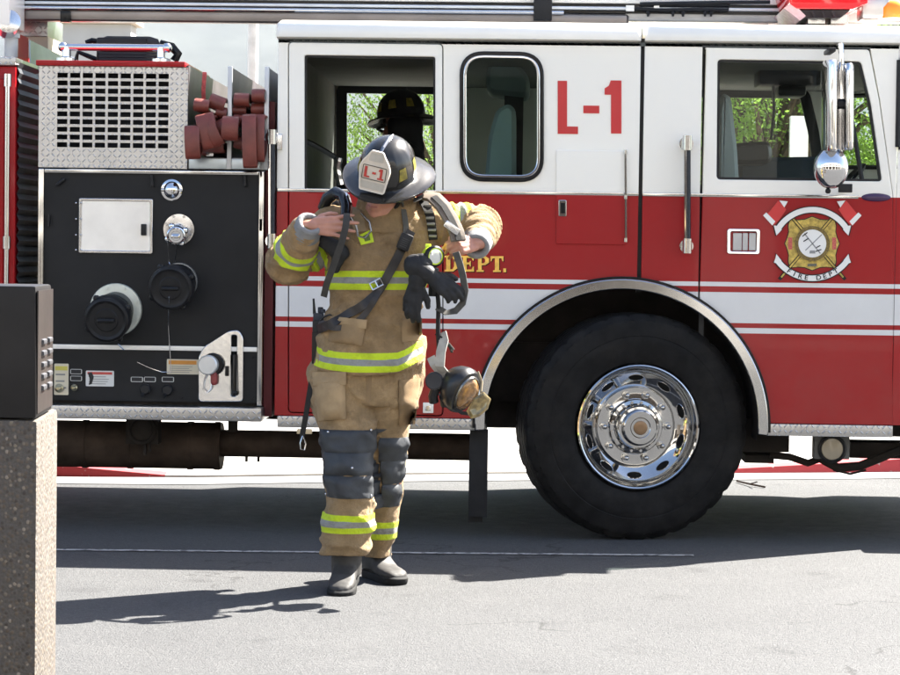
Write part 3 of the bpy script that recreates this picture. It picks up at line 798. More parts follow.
# ------------------------------------------------------------------ upper body: vent panel, hose bed
xv0, xv1 = PT(40, 0)[0], PT(189, 0)[0]; zv0, zv1 = zP(168.6), zP(67.5)
def grid_plate(name, xs, zs, solid, y0, y1, m_, par):
    m = MB(); cache = {}
    def v(i, j, k):
        if (i, j, k) not in cache: cache[(i, j, k)] = m.bm.verts.new((xs[i], (y0, y1)[k], zs[j]))
        return cache[(i, j, k)]
    nx, nz = len(xs) - 1, len(zs) - 1
    ok = lambda i, j: 0 <= i < nx and 0 <= j < nz and solid(i, j)
    for i in range(nx):
        for j in range(nz):
            if not ok(i, j): continue
            for k in (0, 1): m.bm.faces.new([v(i, j, k), v(i + 1, j, k), v(i + 1, j + 1, k), v(i, j + 1, k)])
            for di, dj, p, q in ((-1, 0, (i, j), (i, j + 1)), (1, 0, (i + 1, j), (i + 1, j + 1)), (0, -1, (i, j), (i + 1, j)), (0, 1, (i, j + 1), (i + 1, j + 1))):
                if not ok(i + di, j + dj): m.bm.faces.new([v(*p, 0), v(*q, 0), v(*q, 1), v(*p, 1)])
    return m.build(name, m_, par, ang=.5)
xs = [xv0] + [PT(58.5 + 12.65 * c + e, 0)[0] for c in range(9) for e in (0, 10.2)] + [xv1]
zs = [zv0] + [zP(73.9 + 7.72 * r + e) for r in reversed(range(10)) for e in (5, 0)] + [zv1]
grid_plate('vent_panel', xs, zs, lambda i, j: not (i % 2 == 1 and j % 2 == 1), YP - .012, YP - .006, diamond_mat('tread_plate_warm', 'xz', .025, (.80, .80, .80)), truck)
m = MB()
m.box((xv0 + .02, YP + .16, zv0), (xv1 - .02, YP + .18, zv1)); m.build('vent_backing', mat('radiator_black', (.01, .01, .011), .7, var=.4, vs=30), truck)
m = MB(); m.box((xv0, YP, zv0), (xv0 + .02, 2.3, zv1)); m.build('vent_side', alu, truck)
m = MB(); m.box((xv1 - .010, YP + .002, zv0 - .002), (xv1 + .001, 1.65, zv1 + .012)); m.build('bed_wall', mat('shaded_divider_alu', (.10, .085, .095), .4, metal=.5, var=.3, vs=4), truck)  # hose bed shade put into the dark purplish wall and divider colour
m = MB(); m.box((xv0 - .012, YP - .03, zv1 + .002), (xv1 - .013, .9, zP(61.8))); m.build('vent_top', red_paint, truck, bevel=.004)
zbed = zP(157)
m = MB(); m.box((xv1 + .002, YP + .01, zv0), (PT(267, 0)[0], 1.7, zbed)); m.build('hose_bed_floor', alu, truck, bevel=.004)
m = MB(); m.box((PT(190.5, 0)[0], YP - .006, zP(168)), (PT(228.5, 0)[0], YP + .008, zP(158))); m.box((PT(231.5, 0)[0], YP - .006, zP(168)), (PT(262, 0)[0], YP + .008, zP(158))); m.build('hose_bed_panel', mat('satin_panel', (.42, .47, .50), .35, metal=.7, var=.15, vs=6), truck, bevel=.003)
m = MB()
for px in (210, 249): m.box(PY(px - 4, 152.5, YP - .03), PY(px + 4, 156.5, YP - .005))
m.build('bed_latch', steel, truck, bevel=.003)
for px in (231, 268):
    x = PT(px, 0)[0]
    m = MB(); m.box((x - .004, YP, zv0), (x + .004, 1.62, zP(66))); d = m.build('hose_bed_divider', mat('shaded_divider_alu', (.10, .085, .095), .4, metal=.5, var=.3, vs=4), truck)
    m = MB(); m.box((x - .011, YP - .012, zv0), (x + .011, YP + .012, zP(65.5))); m.build('divider_edge', alu, d, bevel=.003)
# chrome rail over the vent box
m = MB(); a = PY(63, 47, .2); b = PY(167, 48, .2)
m.cyl(a, b, .018, n=12)
for px in (66.5, 161): p = PY(px, 47.5, .2); m.cyl(p, V((p.x, p.y, zP(61))), .022); m.lathe([(.05, 0), (.05, .02), (.02, .03)], V((p.x, p.y, zP(61))), (0, 0, 1), 20)
m.sphere(a, .026, n=12); m.sphere(b, .026, n=12)
m.build('equipment_rail', chrome, truck)
# back part of the body behind the hose bed
m = MB(); m.box((PT(44, 0)[0], 1.75, zv0), (PT(267, 0)[0], 2.4, zP(140))); m.build('bed_back', alu, truck)

# ------------------------------------------------------------------ rear body
xb1 = TX(14.0); xb0 = -6.6; zr1 = TZ(66, 5); zr0 = TZ(418, 5)
m = MB(); m.box((xb0, .012, zr0), (xb1, W - .01, zr1)); m.build('rear_body', red_paint, truck, bevel=.006)
xx = xb1 - .02; k = 0
while xx - 1.0 > xb0:
    rd = plate('locker_door', [rrect(xx - .98, zr0 + .04, xx - .03, zr1 - .06, .015)], -.006, .018, red_paint, truck, .005)
    m = MB(); m.cyl((xx - .012, -.02, zr0 + .3), (xx - .012, -.02, zr1 - .06), .012); 
    for z in (zr0 + .3, (zr0 + zr1) / 2, zr1 - .07): m.cyl((xx - .012, -.02, z - .03), (xx - .012, -.02, z + .03), .019)
    m.build('locker_hinge', chrome, rd); xx -= 1.02
m = MB()
nz = 34
rs = []
for i in range(nz * 4 + 1):
    z = zr0 + (TZ(62, 20) - zr0) * i / (nz * 4); rs.append((z, .012 * (.5 + .5 * cos(2 * pi * i / 4))))
a = [m.bm.verts.new((xb1 + .004 + d, .03, z)) for z, d in rs]; b = [m.bm.verts.new((xb1 + .004 + d, .95, z)) for z, d in rs]
m.bridge(a, b, closed=False); m.build('corrugated_end', mat('corrugated_grey', (.045, .047, .052), .5, metal=.3, var=.2, vs=6), truck)
m = MB(); m.box((xb0, -.02, zr1 + .002), (xb1 + .006, .5, TZ(57, 5))); m.build('rear_body_top', dia, truck, bevel=.006)
# turret pedestal bits over the rear body (grey post, diamond box, slanted plate, white boom head)
m = MB(); c = PY(11, 57, .5); m.cyl(c, PY(11.5, 33, .5), .034); m.cyl(PY(11, 38, .5), PY(11, 34, .5), .045); m.build('mast_post', mat('post_grey', (.55, .55, .53), .45), truck)
m = MB(); m.box(PY(-20, 25, .35), PY(25, -20, .7)); m.build('mast_head', white_paint, truck, bevel=.01)
m = MB(); p = PY(8, 24, .42); m.lathe([(.06, -.05), (.06, .05), (.03, .06)], p, (.3, -1, .2), 24); m.build('mast_joint', steel, truck)
m = MB(); m.box(PY(15, 58, .9), PY(62, 24.5, 1.25)); m.build('upper_locker', mat('beige_metal', (.50, .45, .36), .45, var=.08), truck, bevel=.004)
m = MB(); m.box(PY(14, 36, .88), PY(63, 24.0, 1.27)); m.build('upper_locker_lid', dia, truck, bevel=.004)
m = MB(); m.box(PY(16, 60, .6), PY(28.5, 38, .85)); m.build('upper_red_panel', red_paint, truck)
m = MB()
q = [PY(30, 40, .35), PY(66, 58, 1.0), PY(66, 75, 1.0), PY(31, 80, .35)]
m.loft([q, [p + V((-.006, .004, 0)) for p in q]]); m.build('bed_side_plate', mat('blue_steel', (.26, .28, .33), .35, metal=.7, var=.15, vs=5), truck)

# ------------------------------------------------------------------ aerial ladder over the cab
ladder = thing('aerial_boom', '', '', (0, 1.2, 2.6)); del ladder['label']; del ladder['category']
ladder.parent = truck; ladder.location = ROOT['aerial_boom'] - ROOT[truck.name]
YL = .72
zl0, zl1 = TZ(23.5, 300, YL), TZ(10.5, 300, YL)
x0, x1 = -6.8, TX(625, YL)
lad_grey = mat('ladder_grey', (.22, .20, .19), .33, metal=.75, var=.2, vs=3)
m = MB(); m.box((x0, YL, zl0), (x1, YL + .07, zl1)); m.build('lower_rail', lad_grey, ladder, bevel=.022, seg=3)
m = MB(); m.box((x0, YL + .01, zl1 + .002), (x1 + .8, YL + .06, zl1 + .016)); m.box((x0, YL + .012, zl1 + .036), (TX(900, YL), YL + .05, zl1 + .048)); m.build('rail_gasket', black_gloss, ladder)
m = MB(); m.box((x0, YL - .01, zl1 + .018), (TX(900, YL), YL + .06, zl1 + .034)); m.build('outer_rail', mat('ladder_pale', (.60, .62, .64), .3, metal=.4), ladder, bevel=.004)
m = MB(); m.box((x0, YL + .02, zl1 + .05), (TX(880, YL), YL + .42, zl1 + .8)); m.build('boom_section', white_paint, ladder, bevel=.02)
m = MB(); m.box((x0, YL + .075, zl0 + .05), (TX(880, YL), YL + .36, zl1 + .045)); m.build('boom_underside', lad_grey, ladder)
# chrome rod added as the tube's highlight, black clamp, trolley section at the right
m = MB(); m.cyl((x0, YL - .012, TZ(11, 300, YL)), (TX(560, YL), YL - .012, TZ(13, 560, YL)), .011, n=12); m.build('highlight_rod', chrome, ladder)
m = MB(); m.box(PY(533.5, 20, YL - .04), PY(552, -6, YL + .1)); m.build('travel_clamp', black_plastic, ladder, bevel=.004)
m = MB(); m.box(PY(60, 22, YL - .03), PY(72, 12, YL + .02)); m.build('rail_end_bracket', black_gloss, ladder, bevel=.004)
m = MB(); m.box(PY(625, 20.5, YL + .02), PY(900, 10, YL + .10)); m.build('fly_section', mat('ladder_grey2', (.40, .40, .40), .4, metal=.6), ladder, bevel=.006)
m = MB()
m.tube([PY(626, 8, YL - .02), PY(660, 10, YL - .02), PY(700, 9.5, YL - .02), PY(728, 10, YL - .02), PY(730, 5, YL - .02), PY(690, 5, YL - .02), PY(640, 4, YL - .02)], .009, 8)
m.tube([PY(640, 4, YL - .03), PY(720, 2.5, YL - .03), PY(770, 2, YL - .03)], .010, 8)
for px in (648, 673, 683, 705, 711): m.cyl(PY(px, 10, YL - .02), PY(px, 16.5, YL - .02), .006); m.sphere(PY(px, 13, YL - .02), .011, n=8)
m.build('hydraulic_hose', black_plastic, ladder)
m = MB(); m.box(PY(626, 11, YL - .03), PY(634, 6, YL)); m.box(PY(654, 8, YL - .03), PY(659, 6, YL)); m.build('hose_tag', white_paint, ladder)

# roof light bar, seen end-on, and amber beacon
m = MB()
def bar_sec(y): return [PY(*p, .25) + V((0, y - .25, 0)) for p in ((790, 4), (797, 9), (853, 9), (868, 3), (868, -14), (860, -20), (798, -20), (786, -12))]
m.loft([bar_sec(.25), bar_sec(2.2)]); 
red_lens = mat('red_lens', (.62, .008, .014), .12, coat=.8, var=.1, vs=14)
lb = m.build('light_bar', red_lens, truck, bevel=.008)
m = MB(); m.loft([[PY(*p, .255) for p in ((784, 8), (792, 2), (806, 16), (800, 20.5))], [PY(*p, .255) + V((0, 1.9, 0)) for p in ((784, 8), (792, 2), (806, 16), (800, 20.5))]]); m.build('lens_corner', mat('lens_clear', (.72, .42, .42), .2, coat=.5, var=.2, vs=30), lb)
m = MB(); m.loft([[PY(*p, .26) for p in ((801, 10), (851, 10), (840, 18), (806, 18))], [PY(*p, .26) + V((0, 1.9, 0)) for p in ((801, 10), (851, 10), (840, 18), (806, 18))]])
for px in (812, 822, 832): m.tube([PY(px, 11, .24), PY(px + 3, 17, .24), PY(px + 8, 17, .24)], .006, 6)
m.build('bar_base', mat('base_dark', (.03, .02, .02), .4), lb)
m = MB()
for px in (815, 838): m.box(PY(px - 7, 23.5, .3), PY(px + 7, 17, .42))
m.build('bar_foot', steel, lb)
m = MB(); c = PY(893, 19, .35); m.lathe([(.075, 0), (.075, .05), (.06, .075), (.03, .09)], c, (0, 0, 1), 28); m.build('amber_beacon', mat('amber_lens', (.75, .24, .01), .15, coat=.6), truck)
m = MB(); c = PY(878, 17, .35); m.box(PY(862, 19, .3), PY(884, 2, .5)); m.build('siren_horn', mat('horn_grey', (.5, .5, .5), .3, metal=.6), truck, bevel=.02)

# door mirror
YM = -.24
def M_(px, py): return PY(px, py, YM)
mir = thing('door_mirror', '', '', M_(838, 110)); del mir['label']; del mir['category']; mir.parent = truck; mir.location = ROOT['door_mirror'] - ROOT[truck.name]
def half(px0, px1, py0, py1, d):
    m = MB(); rs = []
    c0 = M_((px0 + px1) / 2, py0); w = (px1 - px0) / 2 / 212
    for py, k in ((py0, .82), (py0 + 2, .96), (py0 + 8, 1), (py1 - 8, 1), (py1 - 2, .96), (py1, .82)):
        c = M_((px0 + px1) / 2, py); rs.append([c + V((w * k * cos(2 * pi * i / 24), d * k * sin(2 * pi * i / 24), 0)) for i in range(24)])
    m.loft(rs); return m
half(822.5, 838, 61, 152, .10).build('mirror_head', chrome, mir)
half(842, 853.5, 64, 150, .07).build('mirror_head', chrome, mir)
m = MB(); m.tube([PY(838, 46, .02), M_(841, 45), M_(841.5, 60), M_(840, 150), M_(841, 190), PY(845, 190, .0)], .0125, 10)
m.build('mirror_arm', chrome, mir)
m = MB(); m.sphere(M_(831, 168), 1, (.082, .06, .098), 28); m.build('convex_mirror', chrome, mir)
m = MB(); m.sphere(M_(840.5, 104), .028, n=12); m.box(M_(837, 107) + V((0, -.03, 0)), M_(846, 101) + V((0, .03, 0))); m.box(M_(829, 51.5), M_(836, 47.5) + V((0, .2, 0))); m.box(M_(838, 192.5) + V((0, -.02, 0)), M_(852, 184)); m.sphere(M_(828, 191), .014, n=10); m.build('mirror_clamp', black_plastic, mir, bevel=.004)

# seats
def seat(px0, px1, ytop, y0, y1, lean, head=True, name='seat'):
    x0, x1 = TX(px0), TX(px1)
    zt = TZ(ytop, (px0 + px1) / 2); zs = zBot + .55
    m = MB(); rs = []
    for t, k in ((0, 1), (.3, 1.05), (.7, .95), (.92, .75), (1, .45)):
        z = zs + (zt - zs) * t; xc = x0 + (x1 - x0) * .35 + lean * t; w = (x1 - x0) * .22 * (1 - .25 * t)
        yc = (y0 + y1) / 2; d = (y1 - y0) / 2 * k
        rs.append([V((xc + w * (abs(cos(a)) ** .6) * (1 if cos(a) > 0 else -1), yc + d * (abs(sin(a)) ** .6) * (1 if sin(a) > 0 else -1), z)) for a in [2 * pi * i / 24 for i in range(24)]])
    m.loft(rs); m.box((x0, y0, zs - .12), (x0 + .5, y1, zs)); return m.build(name, seat_cloth, truck, bevel=0)
def seat_poly(pts, y0, y1, name='crew_seat', m_=None):
    m = MB(); lpn = roundpoly([T(*p, (y0 + y1) / 2) for p in pts], .05)
    rs = []
    for y, k in ((y0, .0), (y0 + .03, -.02), (y1 - .03, -.02), (y1, 0)):
        l = inset(lpn, k + .02); rs.append([V((x, y, z)) for x, z in l])
    m.loft(rs); return m.build(name, m_ or seat_cloth, truck, ang=.9)
seat_poly([(479, 200), (486, 178), (489, 140), (497, 112), (509, 106), (516, 112), (516, 200)], .35, .8)
seat_poly([(486, 95), (489, 64), (516, 64), (530, 80), (530, 100)], .9, 1.35, 'headrest', mat('seat_dark', (.20, .25, .25), .6))
m = MB(); m.box(T(505, 64, 1.0)[0:1] + (1.0, T(505, 200, 1.0)[1]), (T(524, 64, 1.0)[0], 1.08, T(524, 92, 1.0)[1])); m.build('seat_post', black_plastic, truck)
seat_poly([(712, 220), (714, 110), (719, 96), (727, 100), (733, 150), (737, 220)], .25, .75, 'driver_seat', mat('seat_dark', (.20, .25, .25), .6))
seat_poly([(735, 220), (736, 163), (745, 159), (815, 158), (822, 165), (822, 220)], 1.5, 1.9, 'engine_cover', mat('cover_blue', (.05, .07, .09), .6))
seat_poly([(727, 165), (728, 145), (768, 142), (770, 165)], 1.0, 1.35, 'console', black_plastic)
m = MB(); c = PY(795, 78, 1.1); m.box(c + V((-.2, -.15, -.05)), c + V((.12, .15, .06))); m.box(c + V((-.1, -.1, -.1)), c + V((.05, .1, -.04))); m.build('overhead_radio', black_plastic, truck, bevel=.02)
m = MB(); m.tube([PY(773, 78, 1.0), PY(774, 110, 1.0), PY(771, 140, 1.0)], .008, 6); m.build('microphone_cord', black_plastic, truck)
m = MB(); m.lathe([(.2, -.012), (.215, 0), (.2, .012), (.188, 0)], PY(836, 195, .55), (-.75, 0, .66), 32, closed=True); m.build('steering_wheel', black_plastic, truck)
m = MB(); m.tube([PY(304, 140, .35), PY(318, 147, .3), PY(340, 160, .2)], .014, 8); m.tube([PY(339, 158, .2), PY(337, 168, .2), PY(341, 185, .2)], .02, 8); m.build('interior_grab_bar', chrome, truck)

# ------------------------------------------------------------------ chassis and running gear
m = MB()
m.box((-6.4, .55, .62), (2.3, .68, .92)); m.box((-6.4, W - .68, .62), (2.3, W - .55, .92))
m.box((TX(60, .7), .7, .50), (TX(480, .7), 1.9, .80)); m.box((TX(700), .45, .48), (2.3, 1.9, zBot)); m.box((wc.x - .5, .64, .5), (wc.x + .5, 1.8, 1.1))
m.box((TX(700), .3, TZ(452, 760, .3)), (TX(800), .44, zBot)); m.cyl((wc.x, .3, .50), (wc.x, W - .3, .50), .09)
m.build('chassis', under, truck)
m = MB(); a = PY(40, 443, .45); b = PY(222, 446, .45); m.cyl((a.x, .45, a.z), (b.x, .45, a.z), .118, n=28)
for px in (85, 130, 190, 217): x = TX(px, .45); m.cyl((x, .45, a.z), (x + .025, .45, a.z), .122, n=28)
m.build('muffler', under_brown, truck)
m = MB(); z = TZ(444, 280, .45); m.cyl((b.x, .45, z), (TX(474, .45), .45, z), .068, n=20); m.build('exhaust_pipe', under_brown, truck)
m = MB(); c = PY(142, 430, .2); m.box(c + V((-.08, 0, -.07)), c + V((.08, .1, .08))); m.lathe([(.07, 0), (.07, .02), (.055, .03), (.05, .01)], c, (0, -1, 0), 28); m.box(PY(143, 455, .22), PY(147, 442, .25)); m.box(PY(148, 452, .22), PY(151, 442, .25)); m.build('suction_inlet', under, truck)
m = MB()
for px in (96, 245, 257): m.box(PY(px, 462, .4), PY(px + 3, 456, .43))
m.box(PY(228, 432, .3), PY(238, 420, .35)); m.build('pipe_clip', under, truck)
m = MB(); m.box((TX(472), .04, TZ(518, 480)), (TX(490.5), .065, TZ(430, 480))); m.box((TX(471.5), .066, TZ(524, 480)), (TX(486), .075, TZ(440, 480))); m.build('mud_flap', rubber, truck)
m = MB(); c = PY(832, 449, .12); m.box(c + V((-.085, 0, -.05)), c + V((.085, .1, .06))); m.build('lamp_box', mat('lamp_box', (.10, .10, .095), .6), truck, bevel=.004)
m = MB(); m.lathe([(.068, -.02), (.070, .01), (.060, .016), (.056, .006)], c, (0, -1, 0), 32); m.build('lamp_ring', black_plastic, truck)
m = MB(); m.lathe([(.056, 0), (.05, .010), (.02, .014)], c, (0, -1, 0), 32); m.build('fog_lamp', mat('lamp_amber_grey', (.28, .24, .17), .25, coat=.5), truck)
m = MB()
m.tube([PY(770, 455, .35), PY(790, 457, .35), PY(808, 463, .35), PY(822, 458, .35)], .018, 8)
m.tube([PY(820, 458, .3), PY(838, 468, .3), PY(860, 466, .3), PY(885, 456, .3), PY(905, 448, .3)], .022, 8)
m.tube([PY(828, 460, .3), PY(834, 470, .3), PY(850, 474, .3), PY(866, 470, .3)], .006, 6)
m.box(PY(745, 463, .4), PY(770, 452, .6)); m.box(PY(850, 458, .4), PY(900, 440, .6)); m.build('brake_line', under, truck)

# ------------------------------------------------------------------ hoses lying in the bed, equipment on top
hose_mat = mat('maroon_hose', (.155, .032, .022), .42, var=.25, vs=14, bs=.5, bscale=230, bd=.003)
def flake(m, px, py, wpx, hpx, tilt=0, yaw=0, Y=.02, droop=0, depth=.8, t=.0075):
    wpx *= .94; hpx *= .92
    c = PY(px, py, Y); w = wpx / 207; h = hpx / 207; r = h / 2
    pts = [(depth, r)]
    pts += [(.16, r), (.05, r)]
    if droop: pts += [(-.01, r * .9), (-.045, r * .5)]
    n = 10
    for i in range(n + 1):
        a = pi / 2 - pi * i / n; pts.append((-max(r * .8, .03) * cos(a) - (.06 if droop else 0), r * sin(a) - droop * (.5 - .5 * sin(a))))
    if droop: pts += [(.01, -r - droop * .75)]
    pts += [(.07, -r - droop * .3), (.16, -r), (depth, -r)]
    M = Matrix.Rotation(yaw, 3, 'Z') @ Matrix.Rotation(tilt, 3, 'Y')
    P = [c + M @ V((0, y, z)) for y, z in pts]; rs = []
    for i, p in enumerate(P):
        d = (P[min(i + 1, len(P) - 1)] - P[max(i - 1, 0)]).normalized(); sd = M @ V((1, 0, 0)); nn = d.cross(sd).normalized()
        q = []
        for k in range(16):
            a = 2 * pi * k / 16; q.append(p + sd * (w / 2) * (abs(cos(a)) ** .28 * (1 if cos(a) > 0 else -1)) + nn * t * abs(sin(a)) ** .5 * (1 if sin(a) > 0 else -1))
        rs.append(q)
    m.loft(rs)
h1 = thing('fire_hose', 'maroon fire hose folded in the left bay of the hose bed beside the vent panel', 'fire hose', PY(210, 157, .4), 'fire hoses in the hose bed')
h2 = thing('fire_hose', 'maroon fire hose folded in the right bay with a long loop hanging beside the cab', 'fire hose', PY(250, 157, .4), 'fire hoses in the hose bed')
m = MB()
for a in ((202, 105.5, 17, 11, .12), (217.5, 103, 18, 13, .35), (207, 121, 22, 13, -.1), (220, 128, 16, 14, -.5), (215, 147, 20, 9, 0), (205, 150, 14, 9, .1), (197, 138, 14, 12, .1), (222, 113, 12, 10, .2)):
    flake(m, *a, Y=random.uniform(.02, .1))
flake(m, 206, 122, 20, 14, -.25, .12, Y=0, droop=.10); flake(m, 193.5, 134, 16, 14, -.05, .05, Y=-.02, droop=.085); flake(m, 213, 124, 12, 14, -.45, -.1, Y=.0, droop=.08)
m.build('hose', hose_mat, h1)
m = MB(); p0 = PY(204, 103, .25); m.ribbon([p0 + V((0, 0, -.02)), PY(203.5, 90, .2), PY(204.8, 72, .18)], (0, -1, 0), .02, .004); m.build('red_tie_strap', mat('strap_pinkred', (.65, .12, .12), .6, var=.4, vs=60), h1)
m = MB()
for a in ((242, 100, 17, 12, .04), (239.5, 110.5, 16, 8, .02), (258.5, 95.5, 14, 11, 0), (258.5, 109, 15, 11, 0), (242, 143, 16, 11, .2), (256, 121, 14, 9, 0), (240, 120, 14, 8, .1), (258, 133, 14, 9, 0)):
    flake(m, *a, Y=random.uniform(.02, .1))
flake(m, 232.5, 127, 18, 19, .05, 0, Y=-.01, droop=.02); flake(m, 251, 121, 15, 10, -.03, .0, Y=-.03, droop=.20); flake(m, 261.5, 121, 11, 10, .0, .0, Y=.0, droop=.17)
m.build('hose', hose_mat, h2)
fan = thing('equipment_case', 'black ribbed equipment case lying on top of the vent box behind a chrome rail', 'equipment case', PY(128, 61, .55))
m = MB(); m.box(PY(96, 61.5, .4), PY(160, 45, .8)); m.build('case_body', black_plastic, fan, bevel=.012)
m = MB(); m.loft([[PY(*p, y) for p in ((102, 45), (104, 37), (107, 36), (150, 36.5), (158, 39), (161, 45))] for y in (.42, .78)]); m.build('case_lid', mat('case_dark_grey', (.03, .032, .036), .4), fan, bevel=.006)
m = MB()
for i in range(5): m.box(PY(99, 60 - i * 3, .39), PY(158, 58.6 - i * 3, .41))
m.build('cooling_rib', mat('case_dark_grey', (.03, .03, .03)), fan)
m = MB(); m.tube([PY(160, 44, .5), PY(172, 47, .5), PY(178, 54, .5), PY(174, 61, .5)], .022, 8); m.tube([PY(98, 60, .45), PY(88, 56, .45), PY(78, 52, .45), PY(76, 60, .45)], .012, 8); m.tube([PY(86, 43, .5), PY(92, 40.5, .5), PY(100, 42, .5)], .014, 8); m.build('case_handle', black_gloss, fan)
m = MB()
for px in (118, 142): m.sphere(PY(px, 40, .41), .008, n=8)
m.build('lid_screw', steel, fan)
# ------------------------------------------------------------------ the walking firefighter
YM0 = -1.75
def Q(px, py, dy=0.0): return PY(px, py, YM0 + dy)
PXM = 1 / 247.6
def bvh_of(me):
    return BVHTree.FromPolygons([v.co.copy() for v in me.vertices], [tuple(p.vertices) for p in me.polygons])
def seg_par(p, a, b):
    d = b - a; t = max(0, min(1, (p - a).dot(d) / d.length_squared)); return t, (p - (a + d * t)).length
def displace(me, fn):
    ns = [v.normal.copy() for v in me.vertices]
    for v, nn in zip(me.vertices, ns): v.co = v.co + nn * fn(v.co)
def wrinkle(p, amp, fx=9, fz=20, seed=0.0):
    q = V((p.x * fx + seed, p.y * fx, p.z * fz))
    q = q + noise.noise_vector(p * 5 + V((seed, 0, 0))) * .9
    r = 1 - abs(noise.noise(q)) * 2
    return amp * (r * abs(r) * .7 + .5 * noise.noise(p * 9 + V((seed, 3, 1))))
def folds(p, amp, fx, fz, seed):
    w = noise.noise_vector(p * 3.2 + V((seed, 1, 2))) * 1.1
    q = V((p.x * fx + seed, p.y * fx * .8, p.z * fz)) + w
    n1 = noise.noise(q); n2 = noise.noise(q * 2.1 + V((5, 2, seed)))
    m_ = .5 + .5 * noise.noise(p * 4 + V((seed, 9, 4)))
    return amp * ((1 - min(1, abs(n1) * 3.2)) * (.4 + m_) - .25 + .45 * (1 - min(1, abs(n2) * 3)) * m_)
def set_attr(me, name, vals):
    at = me.attributes.new(name, 'FLOAT', 'POINT'); at.data.foreach_set('value', vals)
def turnout(name, base):
    """coarse canvas with sewn lime / silver / lime reflective bands where attribute 'band' is small"""
    if name in MC: return MC[name]
    m, n, l, b = new_mat(name); MC[name] = m
    at = n.new('ShaderNodeAttribute'); at.attribute_name = 'band'
    u = math_node(n, l, 'ABSOLUTE', at.outputs['Fac'])
    f1 = noise_node(n, l, 7, 6, .65); f2 = noise_node(n, l, 60, 4, .6)
    lo = tuple(c * .62 for c in base); hi = tuple(min(1, c * 1.3) for c in base)
    col = mixc(n, l, ramp(n, l, f1, [(.3, (0, 0, 0)), (.7, (1, 1, 1))]), lo, hi)
    col = mixc(n, l, math_node(n, l, 'MULTIPLY', math_node(n, l, 'GREATER_THAN', f1, .60), .35), col, tuple(c * 1.5 for c in base))
    col = mixc(n, l, math_node(n, l, 'MULTIPLY', f2, .35), col, lo)
    lime = mixc(n, l, f1, (.46, .60, .012), (.60, .74, .03)); sil = mixc(n, l, f2, (.20, .20, .19), (.34, .34, .32))
    band = math_node(n, l, 'LESS_THAN', u, .0375); core = math_node(n, l, 'LESS_THAN', u, .0125)
    col = mixc(n, l, band, col, lime); col = mixc(n, l, core, col, sil)
    l.new(col, b.inputs['Base Color'])
    l.new(math_node(n, l, 'MULTIPLY_ADD', band, -.25, .9), b.inputs['Roughness'])
    b.inputs['Sheen Weight'].default_value = .08; b.inputs['Specular IOR Level'].default_value = .2
    w = n.new('ShaderNodeTexNoise'); w.inputs['Scale'].default_value = 330; w.inputs['Detail'].default_value = 2
    c = n.new('ShaderNodeTexCoord'); l.new(c.outputs['Object'], w.inputs['Vector'])
    rg = n.new('ShaderNodeTexNoise'); rg.noise_type = 'RIDGED_MULTIFRACTAL'; rg.inputs['Scale'].default_value = 5.5; rg.inputs['Detail'].default_value = 5; rg.inputs['Distortion'].default_value = .8
    mp = n.new('ShaderNodeMapping'); mp.inputs['Scale'].default_value = (1, 1, 1.7); l.new(c.outputs['Object'], mp.inputs['Vector']); l.new(mp.outputs[0], rg.inputs['Vector'])
    stain = ramp(n, l, noise_node(n, l, 3.3, 7, .7), [(.50, (1, 1, 1)), (.68, (.50, .47, .44))])
    mu = n.new('ShaderNodeMix'); mu.data_type = 'RGBA'; mu.blend_type = 'MULTIPLY'; mu.inputs[0].default_value = .8; l.new(b.inputs['Base Color'].links[0].from_socket, mu.inputs[6]); l.new(stain, mu.inputs[7]); l.new(mu.outputs[2], b.inputs['Base Color'])
    h = math_node(n, l, 'ADD', math_node(n, l, 'MULTIPLY', rg.outputs[0], 1.1), math_node(n, l, 'MULTIPLY', w.outputs[0], .35)); h = math_node(n, l, 'ADD', h, math_node(n, l, 'MULTIPLY', noise_node(n, l, 26, 6, .6), 1.6))
    bump(n, l, h, .75, .016, b)
    return m
TAN = (.30, .198, .098)
canvas = turnout('turnout_canvas', TAN)
skin_m = mat('skin', (.40, .185, .125), .5, var=.12, vs=25, bs=.2, bscale=220, bd=.001)
n_, l_ = nt(skin_m); n_['Principled BSDF'].inputs['Subsurface Weight'].default_value = .12; n_['Principled BSDF'].inputs['Subsurface Radius'].default_value = (.01, .004, .002)
dk_web = mat('dark_webbing', (.020, .019, .018), .75, var=.3, vs=20, bs=.5, bscale=300, bd=.001)
gr_web = mat('grey_webbing', (.085, .082, .075), .8, var=.25, vs=20, bs=.5, bscale=300, bd=.001)
pale_web = mat('pale_webbing', (.36, .34, .30), .8, var=.2, vs=20, bs=.5, bscale=300, bd=.001)
black_cloth = mat('black_glove_leather', (.018, .018, .019), .6, var=.3, vs=25, bs=.5, bscale=90, bd=.003)
pad_slate = mat('slate_knee_pad', (.030, .033, .037), .55, var=.3, vs=14, bs=.4, bscale=120, bd=.002, spec=.35)
boot_rub = mat('boot_rubber', (.042, .040, .038), .6, var=.3, vs=16, bs=.3, bscale=60, bd=.003)
sole_rub = mat('sole_rubber', (.014, .014, .014), .8, var=.3, vs=16)
knit = mat('grey_knit_cuff', (.20, .20, .20), .95, var=.2, vs=20, bs=.8, bscale=160, bd=.003)

base_p = PG(362, 590); base_p.z = 0
